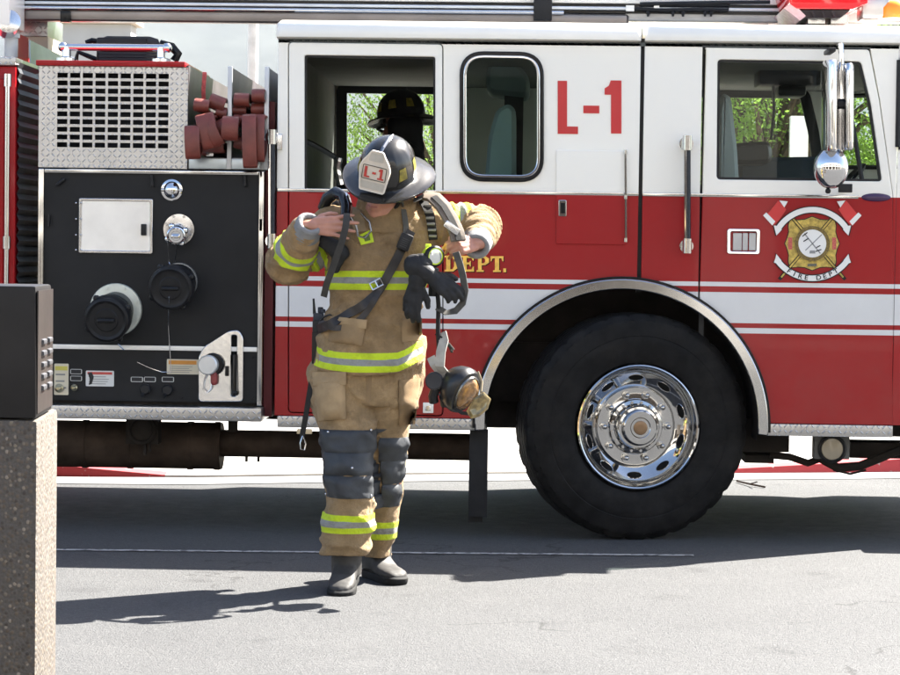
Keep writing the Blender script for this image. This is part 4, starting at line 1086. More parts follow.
# --- skeleton points
headM = Matrix.Translation(Q(384.5, 186, -.075)) @ Matrix.Rotation(R(14), 4, 'Y') @ Matrix.Rotation(R(-22), 4, 'Z') @ Matrix.Rotation(R(22), 4, 'X')
shR, shL = Q(333, 229, .03), Q(431, 224, .04)
elR, elL = Q(290, 262, -.02), Q(479, 227, .10)
wrR, wrL = Q(307, 229, -.20), Q(477, 244, -.10)
def hand(m, wr, d, nrm, sp=1.0, size=1.0, curl=(25, 30, 25), fan=6, thumb=(25, 20), side=None, rk=1.0, tdir=None):
    """palm with four separate fingers of unequal length and a thumb leaving the side of the palm"""
    d = d.normalized(); nrm = (nrm - d * nrm.dot(d)).normalized(); s = nrm.cross(d) if side is None else side
    s = (s - d * s.dot(d) - nrm * s.dot(nrm)).normalized()          # towards the thumb
    k = size
    m.capsule(wr - d * .03 * k, wr + d * .012 * k, .027 * k * rk, .025 * k * rk, 12)
    lens = [(.044, .026, .021), (.049, .030, .022), (.045, .028, .021), (.035, .021, .018)]
    for i in range(4):
        off = (1.5 - i) * .0205 * k
        kn = wr + d * (.094 - abs(i - 1) * .005) * k + s * off - nrm * abs(1.4 - i) * .003 * k
        m.capsule(wr + d * .018 * k + s * off * .62, kn, .0145 * k * rk, .0122 * k * rk, 10)
        if i < 3: m.capsule(wr + d * .03 * k + s * (off - .01 * k) * .75 - nrm * .006 * k, kn - s * .0102 * k - d * .012 * k - nrm * .006 * k, .013 * k * rk, .011 * k * rk, 10)
        fd = Matrix.Rotation(R(fan * (1.5 - i)) * (1 if nrm.cross(d).dot(s) > 0 else -1), 3, nrm) @ d
        ax = nrm.cross(fd); p = kn; cu = curl[i] if isinstance(curl[0], (list, tuple)) else curl
        rs = [.0100, .0090, .0083, .0072]
        if i == 3: rs = [x * .86 for x in rs]
        for j in range(3):
            fd = Matrix.Rotation(R(cu[j]), 3, ax) @ fd if (Matrix.Rotation(R(5), 3, ax) @ fd).dot(nrm) < fd.dot(nrm) else Matrix.Rotation(-R(cu[j]), 3, ax) @ fd
            q = p + fd * lens[i][j] * k; m.capsule(p, q, rs[j] * k * rk, rs[j + 1] * k * rk, 10); p = q
    # thumb: thenar pad, then two phalanges
    t0 = wr + d * .022 * k + s * .016 * k - nrm * .008 * k; td = tdir.normalized() if tdir is not None else (d * .72 + s * .75 - nrm * .25).normalized()
    t1_ = t0 + (d * .62 + s * .70 - nrm * .3).normalized() * .036 * k; t2_ = t1_ + td * .034 * k; t3_ = t2_ + (td + (d * .5 - s * .3)).normalized() * .028 * k
    m.capsule(t0, t1_, .0185 * k * rk, .0135 * k * rk, 10); m.capsule(t1_, t2_, .0125 * k * rk, .0105 * k * rk, 10); m.capsule(t2_, t3_, .0105 * k * rk, .0085 * k * rk, 10)
    return s

def HL(x, y, z): return headM @ V((x, y, z))
def build_head(m, M):
    h = lambda x, y, z: M @ V((x, y, z)); rt = M.to_3x3()
    m.sphere(h(0, .018, .045), 1, (.077, .096, .088), 24, rt)
    m.sphere(h(0, -.018, -.02), 1, (.066, .076, .082), 24, rt)
    m.chain([(h(-.052, .015, -.055), .022), (h(-.034, -.045, -.092), .021), (h(0, -.066, -.100), .021), (h(.034, -.045, -.092), .021), (h(.052, .015, -.055), .022)], 12)
    m.sphere(h(0, -.055, -.072), 1, (.034, .034, .034), 14, rt)
    m.chain([(h(0, -.088, .012), .0095), (h(0, -.104, -.018), .011), (h(0, -.108, -.030), .0125)], 10)     # nose
    for s in (1, -1):
        m.sphere(h(s * .012, -.098, -.032), .0085, n=10)
        m.sphere(h(s * .036, -.066, -.024), 1, (.024, .022, .020), 14, rt)    # cheek
        m.chain([(h(s * .012, -.088, .022), .009), (h(s * .038, -.080, .024), .008)], 8)   # brow
        m.sphere(h(s * .079, .022, -.008), 1, (.009, .018, .030), 12, rt)     # ear
    m.chain([(h(-.020, -.083, -.058), .006), (h(0, -.092, -.056), .0075), (h(.020, -.083, -.058), .006)], 8)
    m.chain([(h(-.016, -.082, -.066), .006), (h(0, -.090, -.068), .0080), (h(.016, -.082, -.066), .006)], 8)

hipR, hipL = Q(343, 395, .0), Q(392, 395, .02)
knR, knL = Q(350, 462, -.09), Q(389, 470, .06)
anR, anL = Q(346, 560, -.06), Q(379, 556, .25)
m = MB()
build_head(m, headM)
neck0 = Q(388, 222, .02)
m.cyl(headM @ V((0, .03, -.05)), neck0, .056, .062, 20); m.sphere(neck0, .062, n=16)
m.chain([(neck0, .06), (Q(384, 240, .03), .10), (Q(377, 290, .02), .12), (Q(371, 345, .01), .115), (Q(368, 380, .01), .12)], 18)
for sh, el, wr in ((shR, elR, wrR), (shL, elL, wrL)):
    m.chain([(Q(384, 236, .03), .07), (sh, .055), (el, .042), (el.lerp(wr, .35), .043), (wr, .028)], 14)
for hp, kn, an in ((hipR, knR, anR), (hipL, knL, anL)):
    m.chain([(Q(368, 382, .01), .10), (hp, .085), (kn, .058), (kn.lerp(an, .35), .056), (an, .042)], 14)
dR = Q(345, 226, -.235) - Q(309, 226, -.215)
sR = hand(m, Q(310, 226, -.215), dR, V((-.05, -1, .12)), curl=[(14, 22, 18), (10, 18, 15), (8, 22, 18), (2, 20, 15)], fan=9, side=V((0, 0, 1)), tdir=V((.9, .6, .35)))
dL = Q(449, 246, -.20) - Q(476, 243, -.12)
sL = hand(m, Q(478, 243, -.125), dL, V((-.15, -1, .35)), curl=[(48, 60, 40), (55, 62, 40), (60, 62, 40), (62, 60, 40)], fan=3, side=V((0, 0, 1)), tdir=V((-.9, -.5, .05)))
body = remesh(m, .0048, 2, name='person')
person = add('person', body, skin_m, None, base_p)
tag(person, 'firefighter in tan turnout gear and black helmet marked L-1 walking with his head bowed', 'person')
def child(name, me, m_, par=None): return add(name, me, m_, par or person)
# eyes, lids and lips
m = MB()
for s in (1, -1): m.sphere(HL(s * .031, -.0765, .004), .0115, n=14)
m.build('eye', mat('eye_white', (.6, .58, .55), .2), person)
m = MB()
for s in (1, -1): m.sphere(HL(s * .031, -.0868, .001), .0045, n=10)
m.build('iris', mat('iris_brown', (.04, .025, .015), .2), person)
m = MB(); m.chain([(HL(-.019, -.0872, -.0615), .0035), (HL(0, -.0958, -.061), .0045), (HL(.019, -.0872, -.0615), .0035)], 8); m.build('lips', mat('lip_skin', (.30, .11, .09), .45), person)
m = MB(); m.sphere(HL(0, .035, .03), 1, (.083, .088, .082), 24, headM.to_3x3()); m.build('hair', mat('dark_hair', (.02, .014, .01), .7, bs=.8, bscale=120, var=.4), person)

# --- trousers
def ell(py, xl, xr, dy, hd, e=2.3, n=32, sh=0):
    xl += sh; xr -= sh
    c = Q((xl + xr) / 2, py, dy); w = (xr - xl) / 2 * PXM; out = []
    for i in range(n):
        a = 2 * pi * i / n; cs, sn = cos(a), sin(a)
        out.append(c + V((w * abs(cs) ** (2 / e) * (1 if cs > 0 else -1), hd * abs(sn) ** (2 / e) * (1 if sn > 0 else -1), 0)))
    return out
def lerp_rows(rows, k=3):
    out = []
    for a, b in zip(rows, rows[1:]):
        for i in range(k):
            t = i / k; out.append(tuple(x + (y - x) * t for x, y in zip(a, b)))
    out.append(rows[-1]); return out
m = MB()
m.loft([ell(*r) for r in lerp_rows([(335, 316, 426, .01, .15), (372, 310, 421, .01, .160), (392, 311, 418, .01, .155), (402, 314, 414, .0, .135)])])
legR_rows = [(378, 308, 368, -.005, .14), (402, 309, 377, -.02, .135), (425, 316, 379, -.05, .125), (445, 324, 376, -.08, .112), (468, 325, 374, -.10, .106), (490, 325.5, 373, -.10, .102), (510, 325, 373, -.10, .100), (530, 323, 372, -.085, .098), (545, 320, 371, -.07, .104), (553, 318, 371.5, -.065, .108)]
legL_rows = [(378, 362, 420, .02, .130), (402, 363, 417, .02, .125), (430, 362, 411, .03, .115), (450, 362, 406, .05, .105), (470, 362, 404, .075, .100), (490, 363, 402, .10, .096), (510, 364, 400, .15, .096), (530, 367, 396, .20, .092), (546, 364, 393, .24, .097), (556, 362, 393, .25, .100)]
m.loft([ell(*r, sh=2.2) for r in lerp_rows(legR_rows)]); m.loft([ell(*r, sh=2.2) for r in lerp_rows(legL_rows)])
tm = remesh(m, .0065, 3, name='trousers')
def tro_fn(p):
    k = 1.0
    zk = abs(p.z - knR.z); low = max(0, 1 - abs(p.z - Q(350, 540).z) / .12)
    return wrinkle(p, .009 + .008 * low + .006 * max(0, 1 - abs(p.z - Q(350, 412).z) / .12), 5.5, 10, 4.0) + folds(p, .014, 5.0, 6.0, 8.0)
displace(tm, tro_fn)
# band coordinate: along each shin
bl = []
cR, cL = Q(348, 522, -.09), Q(380, 528.5, .19)
for v in tm.vertices:
    isR = v.co.x < (Q(371.5, 530).x + (v.co.y - YM0) * .0)
    # the two legs are told apart by depth near the ankle and by x elsewhere
    dRd = (V((v.co.x - cR.x, v.co.y - cR.y))).length / .105; dLd = (V((v.co.x - cL.x, v.co.y - cL.y))).length / .095
    c = cR if dRd < dLd else cL
    u = (v.co.z - c.z) - .10 * (v.co.x - c.x) * 0; bl.append(u if abs(u) < .2 else 9)
    if abs(u) < .0385: v.co = v.co + v.normal * .0028
set_attr(tm, 'band', bl)
t_bvh = bvh_of(tm)
for v in ():
    pass
trousers = child('trousers', tm, turnout('trouser_canvas', (.31, .212, .110)))

# --- jacket
m = MB()
J_rows = [(203, 366, 412, .02, .085), (211, 357, 420, .02, .105), (219, 340, 430, .025, .125), (230, 327, 437, .03, .145), (243, 322, 437, .025, .155), (262, 324, 433, .02, .165), (285, 327, 426, .015, .160), (310, 328, 421, .01, .155), (330, 322, 421, .005, .162), (346, 317, 424, .0, .174), (358, 314.5, 426, .0, .180)]
rows = [ell(*r, sh=1.5) for r in lerp_rows(J_rows)]
hem = []
for p in ell(361, 314, 426, 0, .182):
    hem.append(p + V((0, 0, -.052 * max(0, (YM0 + .10 - p.y) / .29) + (.03 * max(0, min(1, (p.x - Q(400, 360).x) / .08))))))
rows.append(hem)
m.loft(rows)
m.chain([(Q(352, 228, .03), .085), (shR, .090), (shR.lerp(elR, .5), .088), (elR, .083), (elR.lerp(wrR, .5), .074), (elR.lerp(wrR, .88), .062)], 22)
m.chain([(Q(414, 222, .03), .085), (Q(436, 224, .04), .086), (shL.lerp(elL, .6), .083), (elL, .080), (elL.lerp(wrL, .5), .070), (elL.lerp(wrL, .80), .060)], 22)
jm = remesh(m, .0062, 4, name='jacket')
arms = [(shR, elR, wrR), (shL, elL, wrL)]
def arm_info(p):
    best = None
    for k, (s, e, w) in enumerate(arms):
        t, d = seg_par(p, s, e); t2, d2 = seg_par(p, e, w)
        if best is None or min(d, d2) < best[0]:
            best = (d, k, 0, t) if d < d2 else (d2, k, 1, t2)
    return best
lean = .02
def jac_fn(p):
    d, k, sg, t = arm_info(p)
    a = .0055
    if d < .11 and not (sg == 0 and t < .15):
        s, e, w = arms[k]; ax = (e - s).normalized() if sg == 0 else (w - e).normalized()
        al = (p - e).dot(ax); near = max(0, 1 - abs(al) / .14)
        q = V((p.x * 7, p.y * 7, p.z * 7)) - ax * (p.dot(ax) * 7); q = q + ax * (p.dot(ax) * 24) + noise.noise_vector(p * 6) * .8
        r = 1 - 2 * abs(noise.noise(q)); return (.009 + .010 * near) * (1 - min(1.6, 2.6 * abs(noise.noise(q)))) + .007 * noise.noise(p * 8)
    dz = abs(p.z - Q(370, 320).z)
    k1 = max(0, min(1, (p.z - Q(370, 300).z) / .12))
    hk = max(.35, min(1, (p.z - Q(370, 362).z) / .15))
    return hk * (folds(p, .013, 6.5, 3.0, 1.0) * k1 + folds(p, .017, 3.2, 8.5, 3.0) * (1 - k1) + wrinkle(p, .005, 9, 14, 6.0))
displace(jm, jac_fn)
bl = []; zch = Q(370, 280).z
hz = lambda p: Q(370, 352).z + (-.05 * max(0, (YM0 + .10 - p.y) / .29)) + (.03 * max(0, min(1, (p.x - Q(400, 360).x) / .08))) + .012
for v in jm.vertices:
    p = v.co; d, k, sg, t = arm_info(p); u = 9
    s, e, w = arms[k]
    in_arm = d < .115 and ((sg == 1) or t > .30) and not (abs(p.x - Q(378, 280).x) < .195)
    if in_arm:
        if sg == 1: u = (t - (.42 if k == 0 else 9)) * (w - e).length
        else: u = (t - (.62 if k == 0 else .55)) * (e - s).length
        if k == 0 and sg == 0: u = (t - .60) * (e - s).length
    else:
        u1 = p.z - zch - .01 * (p.x - Q(378, 280).x); u2 = p.z - hz(p)
        u = min(abs(u1), abs(u2))
    bl.append(abs(u) if abs(u) < .2 else 9)
    if abs(u) < .0385: v.co = v.co + v.normal * .003
set_attr(jm, 'band', bl)
j_bvh = bvh_of(jm)
jacket = child('jacket', jm, canvas)
def hit(px, py, bv, off=.0, fall=-.15):
    o = CAM; d = ray(px, py).normalized(); r = bv.ray_cast(o, d)
    if r[0] is None: return Q(px, py, fall), V((0, -1, 0))
    nn = r[1] if r[1].dot(d) < 0 else -r[1]
    return r[0] - d * off, nn
def conform(name, quad, nx, nz, bv, off, thick, m_, par=None, bulge=0, fall=-.15, edge=.0):
    """cloth patch laid on a garment: quad = 4 pixel corners (tl, tr, br, bl)"""
    m = MB(); top = []; bot = []
    for j in range(nz + 1):
        for i in range(nx + 1):
            u, v = i / nx, j / nz
            p = (V(quad[0]) * (1 - u) + V(quad[1]) * u) * (1 - v) + (V(quad[3]) * (1 - u) + V(quad[2]) * u) * v
            h, nn = hit(p.x, p.y, bv, 0, fall); d = ray(p.x, p.y).normalized()
            w = (min(1, 4 * u * (1 - u) * 2.2) * min(1, 4 * v * (1 - v) * 2.2))
            top.append(m.bm.verts.new(h - d * (off + thick * (.35 + .65 * w) + bulge * 4 * u * (1 - u) * 4 * v * (1 - v)))); bot.append(m.bm.verts.new(h + d * .006))
    k = nx + 1
    for j in range(nz):
        for i in range(nx):
            a, b_, c_, d_ = j * k + i, j * k + i + 1, (j + 1) * k + i + 1, (j + 1) * k + i
            m.bm.faces.new([top[q] for q in (a, b_, c_, d_)]); m.bm.faces.new([bot[q] for q in (d_, c_, b_, a)])
    ring = [i for i in range(k)] + [j * k + nx for j in range(1, nz + 1)] + [nz * k + i for i in range(nx - 1, -1, -1)] + [j * k for j in range(nz - 1, 0, -1)]
    for a, b_ in zip(ring, ring[1:] + ring[:1]): m.bm.faces.new([top[a], bot[a], bot[b_], top[b_]])
    return m.build(name, m_, par or person, ang=1.0, split=False)
def wrap(name, c0, c1, ax0, ax1, a0, a1, na, nz, bv, off, m_, par, puff=None, hem_in=True):
    """pad wrapped round a limb: axis from c0 to c1, angle measured from the camera side"""
    m = MB(); top = []; bot = []
    for j in range(nz + 1):
        v = j / nz; c = c0.lerp(c1, v)
        for i in range(na + 1):
            a = R(a0 + (a1 - a0) * i / na); d = V((sin(a), -cos(a), 0)); r = bv.ray_cast(c + d * .3, -d)
            h = r[0] if r[0] is not None and (r[0] - c).length < .2 else c + d * .1
            e = off + (puff(i / na, v) if puff else 0)
            top.append(m.bm.verts.new(h + d * e)); bot.append(m.bm.verts.new(h - d * .004))
    k = na + 1
    for j in range(nz):
        for i in range(na):
            q = (j * k + i, j * k + i + 1, (j + 1) * k + i + 1, (j + 1) * k + i)
            m.bm.faces.new([top[x] for x in q]); m.bm.faces.new([bot[x] for x in reversed(q)])
    ring = [i for i in range(k)] + [j * k + na for j in range(1, nz + 1)] + [nz * k + i for i in range(na - 1, -1, -1)] + [j * k for j in range(nz - 1, 0, -1)]
    for a, b_ in zip(ring, ring[1:] + ring[:1]): m.bm.faces.new([top[a], bot[a], bot[b_], top[b_]])
    return m.build(name, m_, par, ang=.8, split=False)
plain = mat('canvas_patch', (.225, .148, .073), .9, var=.22, vs=10, bs=.6, bscale=260, bd=.002)
plain_d = mat('canvas_worn', (.29, .20, .105), .9, var=.25, vs=12, bs=.6, bscale=260, bd=.002)
# collar standing round the neck
m = MB(); rs = []
for py, xl, xr, dy, hd in ((228, 352, 420, -.01, .115), (214, 354, 419, -.01, .118), (203, 357, 417, 0, .115), (195, 359, 416, .01, .108), (194, 362, 413, .01, .10), (206, 362, 413, .0, .10)):
    rg = ell(py, xl, xr, dy, hd, 2.0, 40)
    rs.append([p + V((0, 0, -.062 * max(0, (YM0 - .02 - p.y) / .1) * (1 if py < 225 else .3))) for p in rg])
m.loft(rs, caps=False); cm = m.mesh('collar', ang=1.2); displace(cm, lambda p: .004 * noise.noise(p * 22)); set_attr(cm, 'band', [9] * len(cm.vertices))
collar = child('collar', cm, canvas)
m = MB(); m.tube([neck0 + V((.078 * cos(t), .078 * sin(t) - .01, .035 + .012 * sin(3 * t))) for t in [2 * pi * i / 28 for i in range(29)]], .027, 12); hm = m.mesh('hood', ang=1.5); displace(hm, lambda p: .006 * noise.noise(p * 30)); add('hood', hm, mat('hood_black', (.014, .013, .013), .9, bs=.6, bscale=180), person)
m = MB(); m.tube([HL(-.080, -.01, .0), HL(-.068, -.03, -.06), HL(-.03, -.055, -.116), HL(.01, -.06, -.124), HL(.045, -.04, -.112), HL(.072, -.01, -.06), HL(.080, .0, .0)], .008, 8); m.build('chin_strap', dk_web, person)
# storm flap down the front, pockets, chest tag
conform('jacket_pocket', [(331, 318), (366, 322), (362, 346), (328, 341)], 8, 8, j_bvh, .002, .012, plain, bulge=.012)
conform('pocket_flap', [(331, 316), (367, 320), (366, 329), (330, 325)], 8, 3, j_bvh, .016, .006, plain_d)
conform('jacket_pocket', [(402, 318), (422, 318), (422, 340), (402, 342)], 6, 8, j_bvh, .002, .010, plain, bulge=.010)
lime_m = mat('lime_tag', (.52, .66, .02), .7, var=.15, vs=30)
conform('chest_tag', [(357.5, 236), (371, 229.5), (374, 242), (361, 245)], 4, 4, j_bvh, .003, .003, lime_m)
conform('tag_print', [(363, 236), (369, 233), (370.5, 240), (365, 241.5)], 3, 3, j_bvh, .0066, .001, mat('tag_dark', (.10, .14, .02), .7))
# knit wristlets
for wr, el, r, kk in ((wrR, elR, .050, .86), (wrL, elL, .050, .80)):
    d = (wr - el).normalized(); m = MB()
    c0 = el.lerp(wr, kk)
    prof = []
    for i in range(13): prof.append((r * (1.22 - .20 * i / 12) + (.0025 if i % 2 else -.0015), .075 * i / 12))
    prof += [(r * .90, .079), (r * .72, .078), (r * .58, .070), (r * .5, .05)]
    m.lathe(prof, c0, wr - c0, 28, caps=False); m.build('knit_cuff', knit, person, ang=1.2)
# knee pads with three quilted puffs
def puff(u, v):
    return .009 * (abs(sin(pi * min(.999, v) * 3)) ** .35) * min(1, 6 * u * (1 - u)) + .007 * noise.noise(V((u * 5, v * 7, 2))) + .003 * noise.noise(V((u * 14, v * 16, 5)))
wrap('knee_pad', Q(350, 428, -.055), Q(350.5, 496, -.10), 0, 0, -78, 78, 26, 30, t_bvh, .003, pad_slate, person, puff)
wrap('knee_pad', Q(391, 436, .03), Q(388, 505, .135), 0, 0, -42, 80, 26, 30, t_bvh, .003, pad_slate, person, puff)
m = MB()
for px, py in ((328, 432), (371, 430), (326, 494), (371, 496), (352, 468), (405, 440)):
    h, nn = hit(px, py, t_bvh, .012); m.sphere(h, .0055, n=8)
m.build('pad_stud', steel, person)
# bellows pockets on the thighs, knee seam
conform('thigh_pocket', [(313, 376), (345, 376), (346, 419), (318, 421)], 10, 12, t_bvh, .004, .016, plain_d, bulge=.016)
conform('pocket_flap', [(312, 372), (346, 372), (346, 385), (313, 386)], 8, 4, t_bvh, .022, .006, plain_d)
conform('thigh_pocket', [(399, 380), (421, 378), (415, 424), (399, 426)], 8, 12, t_bvh, .003, .012, plain, bulge=.010)
conform('fly_flap', [(366, 372), (372, 372), (371, 402), (366, 402)], 3, 10, t_bvh, .0, .004, plain)

# --- boots
def boot(an, foot_dir, pitch, ln=.285):
    d = V(foot_dir).normalized(); s = d.cross(V((0, 0, 1))).normalized()
    Mx = Matrix((( -s.x, -d.x, 0), (-s.y, -d.y, 0), (0, 0, 1))).to_4x4()    # local x right, -y forward
    Rx = Matrix.Rotation(pitch, 4, 'X')
    M = Matrix.Translation(an) @ Mx @ Rx
    P = lambda x, y, z: M @ V((x, y, z))
    m = MB()
    def sec(y, w, zt, zb, e=2.6):
        out = []
        for i in range(24):
            a = 2 * pi * i / 24; cs, sn = cos(a), sin(a)
            out.append(P(w * abs(cs) ** (2 / e) * (1 if cs > 0 else -1), y, (zt + zb) / 2 + (zt - zb) / 2 * abs(sn) ** (2 / e) * (1 if sn > 0 else -1)))
        return out
    H = an.z
    zb = -.115
    m.loft([sec(.072, .022, -.045, zb + .03), sec(.066, .036, -.02, zb + .02), (sec(.045, .042, .03, zb + .02)), sec(0, .046, .04, zb + .02), sec(-.05, .049, -.005, zb + .02), sec(-.10, .053, -.040, zb + .02), sec(-.145, .054, -.048, zb + .02), sec(-.18, .049, -.055, zb + .02), sec(-.202, .036, -.066, zb + .022), sec(-.212, .018, -.078, zb + .03)])
    m.loft([[P(.062 * cos(t), .002 + .070 * sin(t), z) for t in [2 * pi * i / 24 for i in range(24)]] for z in (-.07, -.03, .03, .09, .16, .2)])
    bm_ = remesh(m, .005, 3, name='boot'); displace(bm_, lambda p: .0018 * noise.noise(p * 30))
    o = child('boot', bm_, boot_rub)
    m = MB(); prof = []
    outl = [(.034, .072), (.044, .05), (.044, 0), (.046, -.05), (.055, -.10), (.058, -.15), (.052, -.185), (.038, -.208), (.015, -.220), (-.015, -.220), (-.038, -.208), (-.052, -.185), (-.056, -.15), (-.050, -.10), (-.042, -.05), (-.042, 0), (-.044, .05), (-.034, .072)]
    m.loft([[P(x * k, y * k, z) for x, y in outl] for z, k in ((zb + .034, .97), (zb + .026, 1.02), (zb + .006, 1.0), (zb, .97))])
    m.build('sole', sole_rub, o, bevel=.002, ang=.7)
    m = MB()
    m.loft([[P(x, y, zz) for x, y in ((-.040, -.165), (.040, -.165), (.026, -.198), (-.026, -.198))] for zz in (-.048, -.051)])
    m.bm.free()
    return o
f1 = PG(343, 593); f2 = PG(376, 582)
boot(V((anR.x + .002, anR.y, .128)), (-.06, -1, 0), R(7))
boot(V((anL.x - .01, anL.y, .115)), (.50, -.86, 0), 0)

# --- helmet
def helmet(M, parent, shell, with_shield=True, name='helmet'):
    n = 72
    def base(ph):    # ph=0 -> +x (wearer's left seen from front is +x), -pi/2 -> front
        return V((.112 * cos(ph), .137 * sin(ph) * (1 if sin(ph) < 0 else 1.04), 0))
    def rid(ph): 
        k = abs(cos(4 * ph)) ** 14; return 1 + .030 * k
    def dome(ph, t):     # t 0 base .. 1 pole
        r = (1 - t ** 2.5) ** (1 / 2.1); p = base(ph) * r * (1 + (rid(ph) - 1) * min(1, 4 * (1 - t))); p.z = .158 * t - .006; return p
    def brim_w(ph):
        b = (1 + sin(ph)) / 2; f = (1 - sin(ph)) / 2
        return .038 + .076 * b ** 1.5 + .022 * f ** 3
    m = MB(); rings = []
    for t in (.998, .97, .93, .87, .8, .7, .6, .5, .4, .3, .2, .12, .05, 0):
        rings.append([dome(2 * pi * i / n, t) for i in range(n)])
    def brim(ph, k, dz):
        b = base(ph); d = b.normalized(); w = brim_w(ph); back = max(0, sin(ph))
        return V((b.x + d.x * w * k, b.y + d.y * w * k, -.008 - w * .22 * k ** 1.3 - back * .028 * k ** 2 + dz))
    for k, dz in ((.08, 0), (.35, 0), (.65, 0), (.93, .001), (1.0, .003), (1.02, 0), (1.0, -.004), (.93, -.006), (.6, -.006), (.3, -.006), (0, -.006)):
        rings.append([brim(2 * pi * i / n, k, dz) for i in range(n)])
    rings.append([dome(2 * pi * i / n, 0) * .96 + V((0, 0, -.004)) for i in range(n)])
    rings.append([dome(2 * pi * i / n, .5) * .93 for i in range(n)]); rings.append([dome(2 * pi * i / n, .9) * .9 for i in range(n)])
    m.loft([[M @ p for p in r] for r in rings]); h = m.build(name, shell, parent, ang=.9, split=False)
    # yellow reflective trapezoids low on the shell
    m = MB()
    for c0 in (-30, 12, 55, -150, -192, -235):
        for a0, a1, t0, t1 in ((c0 - 10, c0 + 10, .22, .52),):
            g = []
            for j in range(5):
                t = t0 + (t1 - t0) * j / 4; w = (a1 - a0) / 2 * (1 - .25 * j / 4); row = []
                for i in range(5):
                    ph = R((a0 + a1) / 2 - w + 2 * w * i / 4); p = dome(ph, t); nn = V((p.x / .0125, p.y / .0188, p.z / .025)).normalized(); row.append(m.bm.verts.new(M @ (p * 1.012 + nn * .0012)))
                g.append(row)
            for r0, r1 in zip(g, g[1:]): m.bridge(r0, r1, closed=False)
    m.build('reflective_patch', mat('yellow_reflector', (.17, .135, .008), .5, var=.5, vs=60), h)
    m = MB(); m.chain([(M @ V((0, .05, .146)), .006), (M @ V((0, 0, .155)), .008), (M @ V((0, -.055, .146)), .008), (M @ V((0, -.104, .126)), .005)], 10)
    m.build('crest_holder', mat('dark_chrome', (.22, .22, .23), .25, metal=1), h)
    return h
shell = mat('helmet_black', (.010, .0095, .009), .22, coat=.15, var=.3, vs=10, bs=.12, bscale=22, bd=.004, spec=.4)
HM = headM @ Matrix.Translation((0, .008, .054)) @ Matrix.Rotation(R(3), 4, 'Y') @ Matrix.Rotation(R(9), 4, 'Z') @ Matrix.Rotation(R(13), 4, 'X')
hel = helmet(HM, person, shell)
# front piece: leather shield with L-1
leather = mat('shield_leather', (.56, .49, .40), .6, var=.12, vs=18, bs=.3, bscale=120, bd=.001)
leather2 = mat('shield_tab', (.42, .38, .32), .65, var=.14, vs=18)
SM = HM @ Matrix.Translation((-.004, -.152, -.002)) @ Matrix.Rotation(R(-19), 4, 'X') @ Matrix.Scale(1.14, 4)
def shield(name, loops, y, t, m_, bev=0.0):
    me = plate_mesh(loops, t, bev); me.transform(SM @ Matrix.Translation((0, y, 0))); return add(name, me, m_, hel)
out = roundpoly([(-.046, .0), (.046, .0), (.058, .082), (.050, .104), (.030, .132), (.022, .146), (-.022, .146), (-.030, .132), (-.050, .104), (-.058, .082)], .008)
shield('helmet_shield', [out], -.004, .006, leather, .0015)
shield('shield_border', [out, inset(out, .0045)], -.0065, .004, mat('shield_rim', (.66, .60, .52), .55))
shield('shield_tab', [roundpoly([(-.028, .108), (.028, .108), (.022, .136), (-.022, .136)], .006)], -.006, .003, leather2)
shield('shield_tab', [roundpoly([(-.041, .010), (.041, .010), (.044, .034), (-.044, .034)], .005)], -.006, .003, leather2)
bx = rrect(-.044, .042, .044, .092, .004)
shield('number_box', [bx, inset(bx, .0018)], -.0065, .003, mat('box_ink', (.05, .04, .035), .6))
sred = mat('shield_red', (.42, .03, .02), .5, var=.15, vs=60)
def sl(shape, x, w): return [(x + a * w, .048 + (1 - b_) * .038) for a, b_ in shape]
for lp_ in (sl(Lsh, -.036, .020), [(-.007, .0635), (.006, .0635), (.006, .0705), (-.007, .0705)], sl([(.3, 0), (.72, 0), (.72, .86), (1, .86), (1, 1), (0, 1), (0, .86), (.34, .86), (.34, .25), (.05, .25), (.05, .14)], .014, .022)):
    shield('shield_number', [lp_], -.0065, .003, sred)
# ------------------------------------------------------------------ equipment the firefighter carries
def path_on(bv, pts, off, n=6, fall=-.16):
    """pixel polyline draped over a garment; a third number overrides with an explicit depth"""
    out = []; nr = []
    pts = [V((p[0], p[1], p[2] if len(p) > 2 else 99)) for p in pts]
    for a, b in zip(pts, pts[1:]):
        for i in range(n):
            t = i / n; p = a * (1 - t) + b * t
            if a.z < 50 and b.z < 50: out.append(Q(p.x, p.y, p.z)); nr.append(V((0, -1, .1)))
            else:
                h, nn = hit(p.x, p.y, bv, off, fall)
                if a.z < 50: h = Q(p.x, p.y, a.z).lerp(h, t)
                if b.z < 50: h = h.lerp(Q(p.x, p.y, b.z), t)
                out.append(h); nr.append(nn)
    p = pts[-1]
    if p.z < 50: out.append(Q(p.x, p.y, p.z)); nr.append(V((0, -1, .1)))
    else: h, nn = hit(p.x, p.y, bv, off, fall); out.append(h); nr.append(nn)
    for _ in range(3):
        o2 = out[:]
        for i in range(1, len(out) - 1): o2[i] = (out[i - 1] + out[i] * 2 + out[i + 1]) / 4
        out = o2; n2 = nr[:]
        for i in range(1, len(nr) - 1): n2[i] = (nr[i - 1] + nr[i] + nr[i + 1]).normalized()
        nr = n2
    return out, nr
def strap(name, pts, w, t, m_, par, off=.004, n=6, bv=None):
    p, nr = path_on(bv or j_bvh, pts, off, n)
    m = MB(); m.ribbon(p, nr, w, t); return m.build(name, m_, par, split=False, ang=.7)
pack = thing('air_pack', 'black breathing air pack being slung over the shoulders of the walking firefighter', 'air pack', Q(380, 280, .22))
m = MB(); a = Q(334, 208, .14); b = Q(392, 340, .30); m.capsule(a, b, .060, .066, 24); m.cyl(b, b + (b - a).normalized() * .11, .03, n=14); m.build('cylinder', mat('bottle_black', (.018, .018, .02), .3, coat=.3, var=.2), pack)
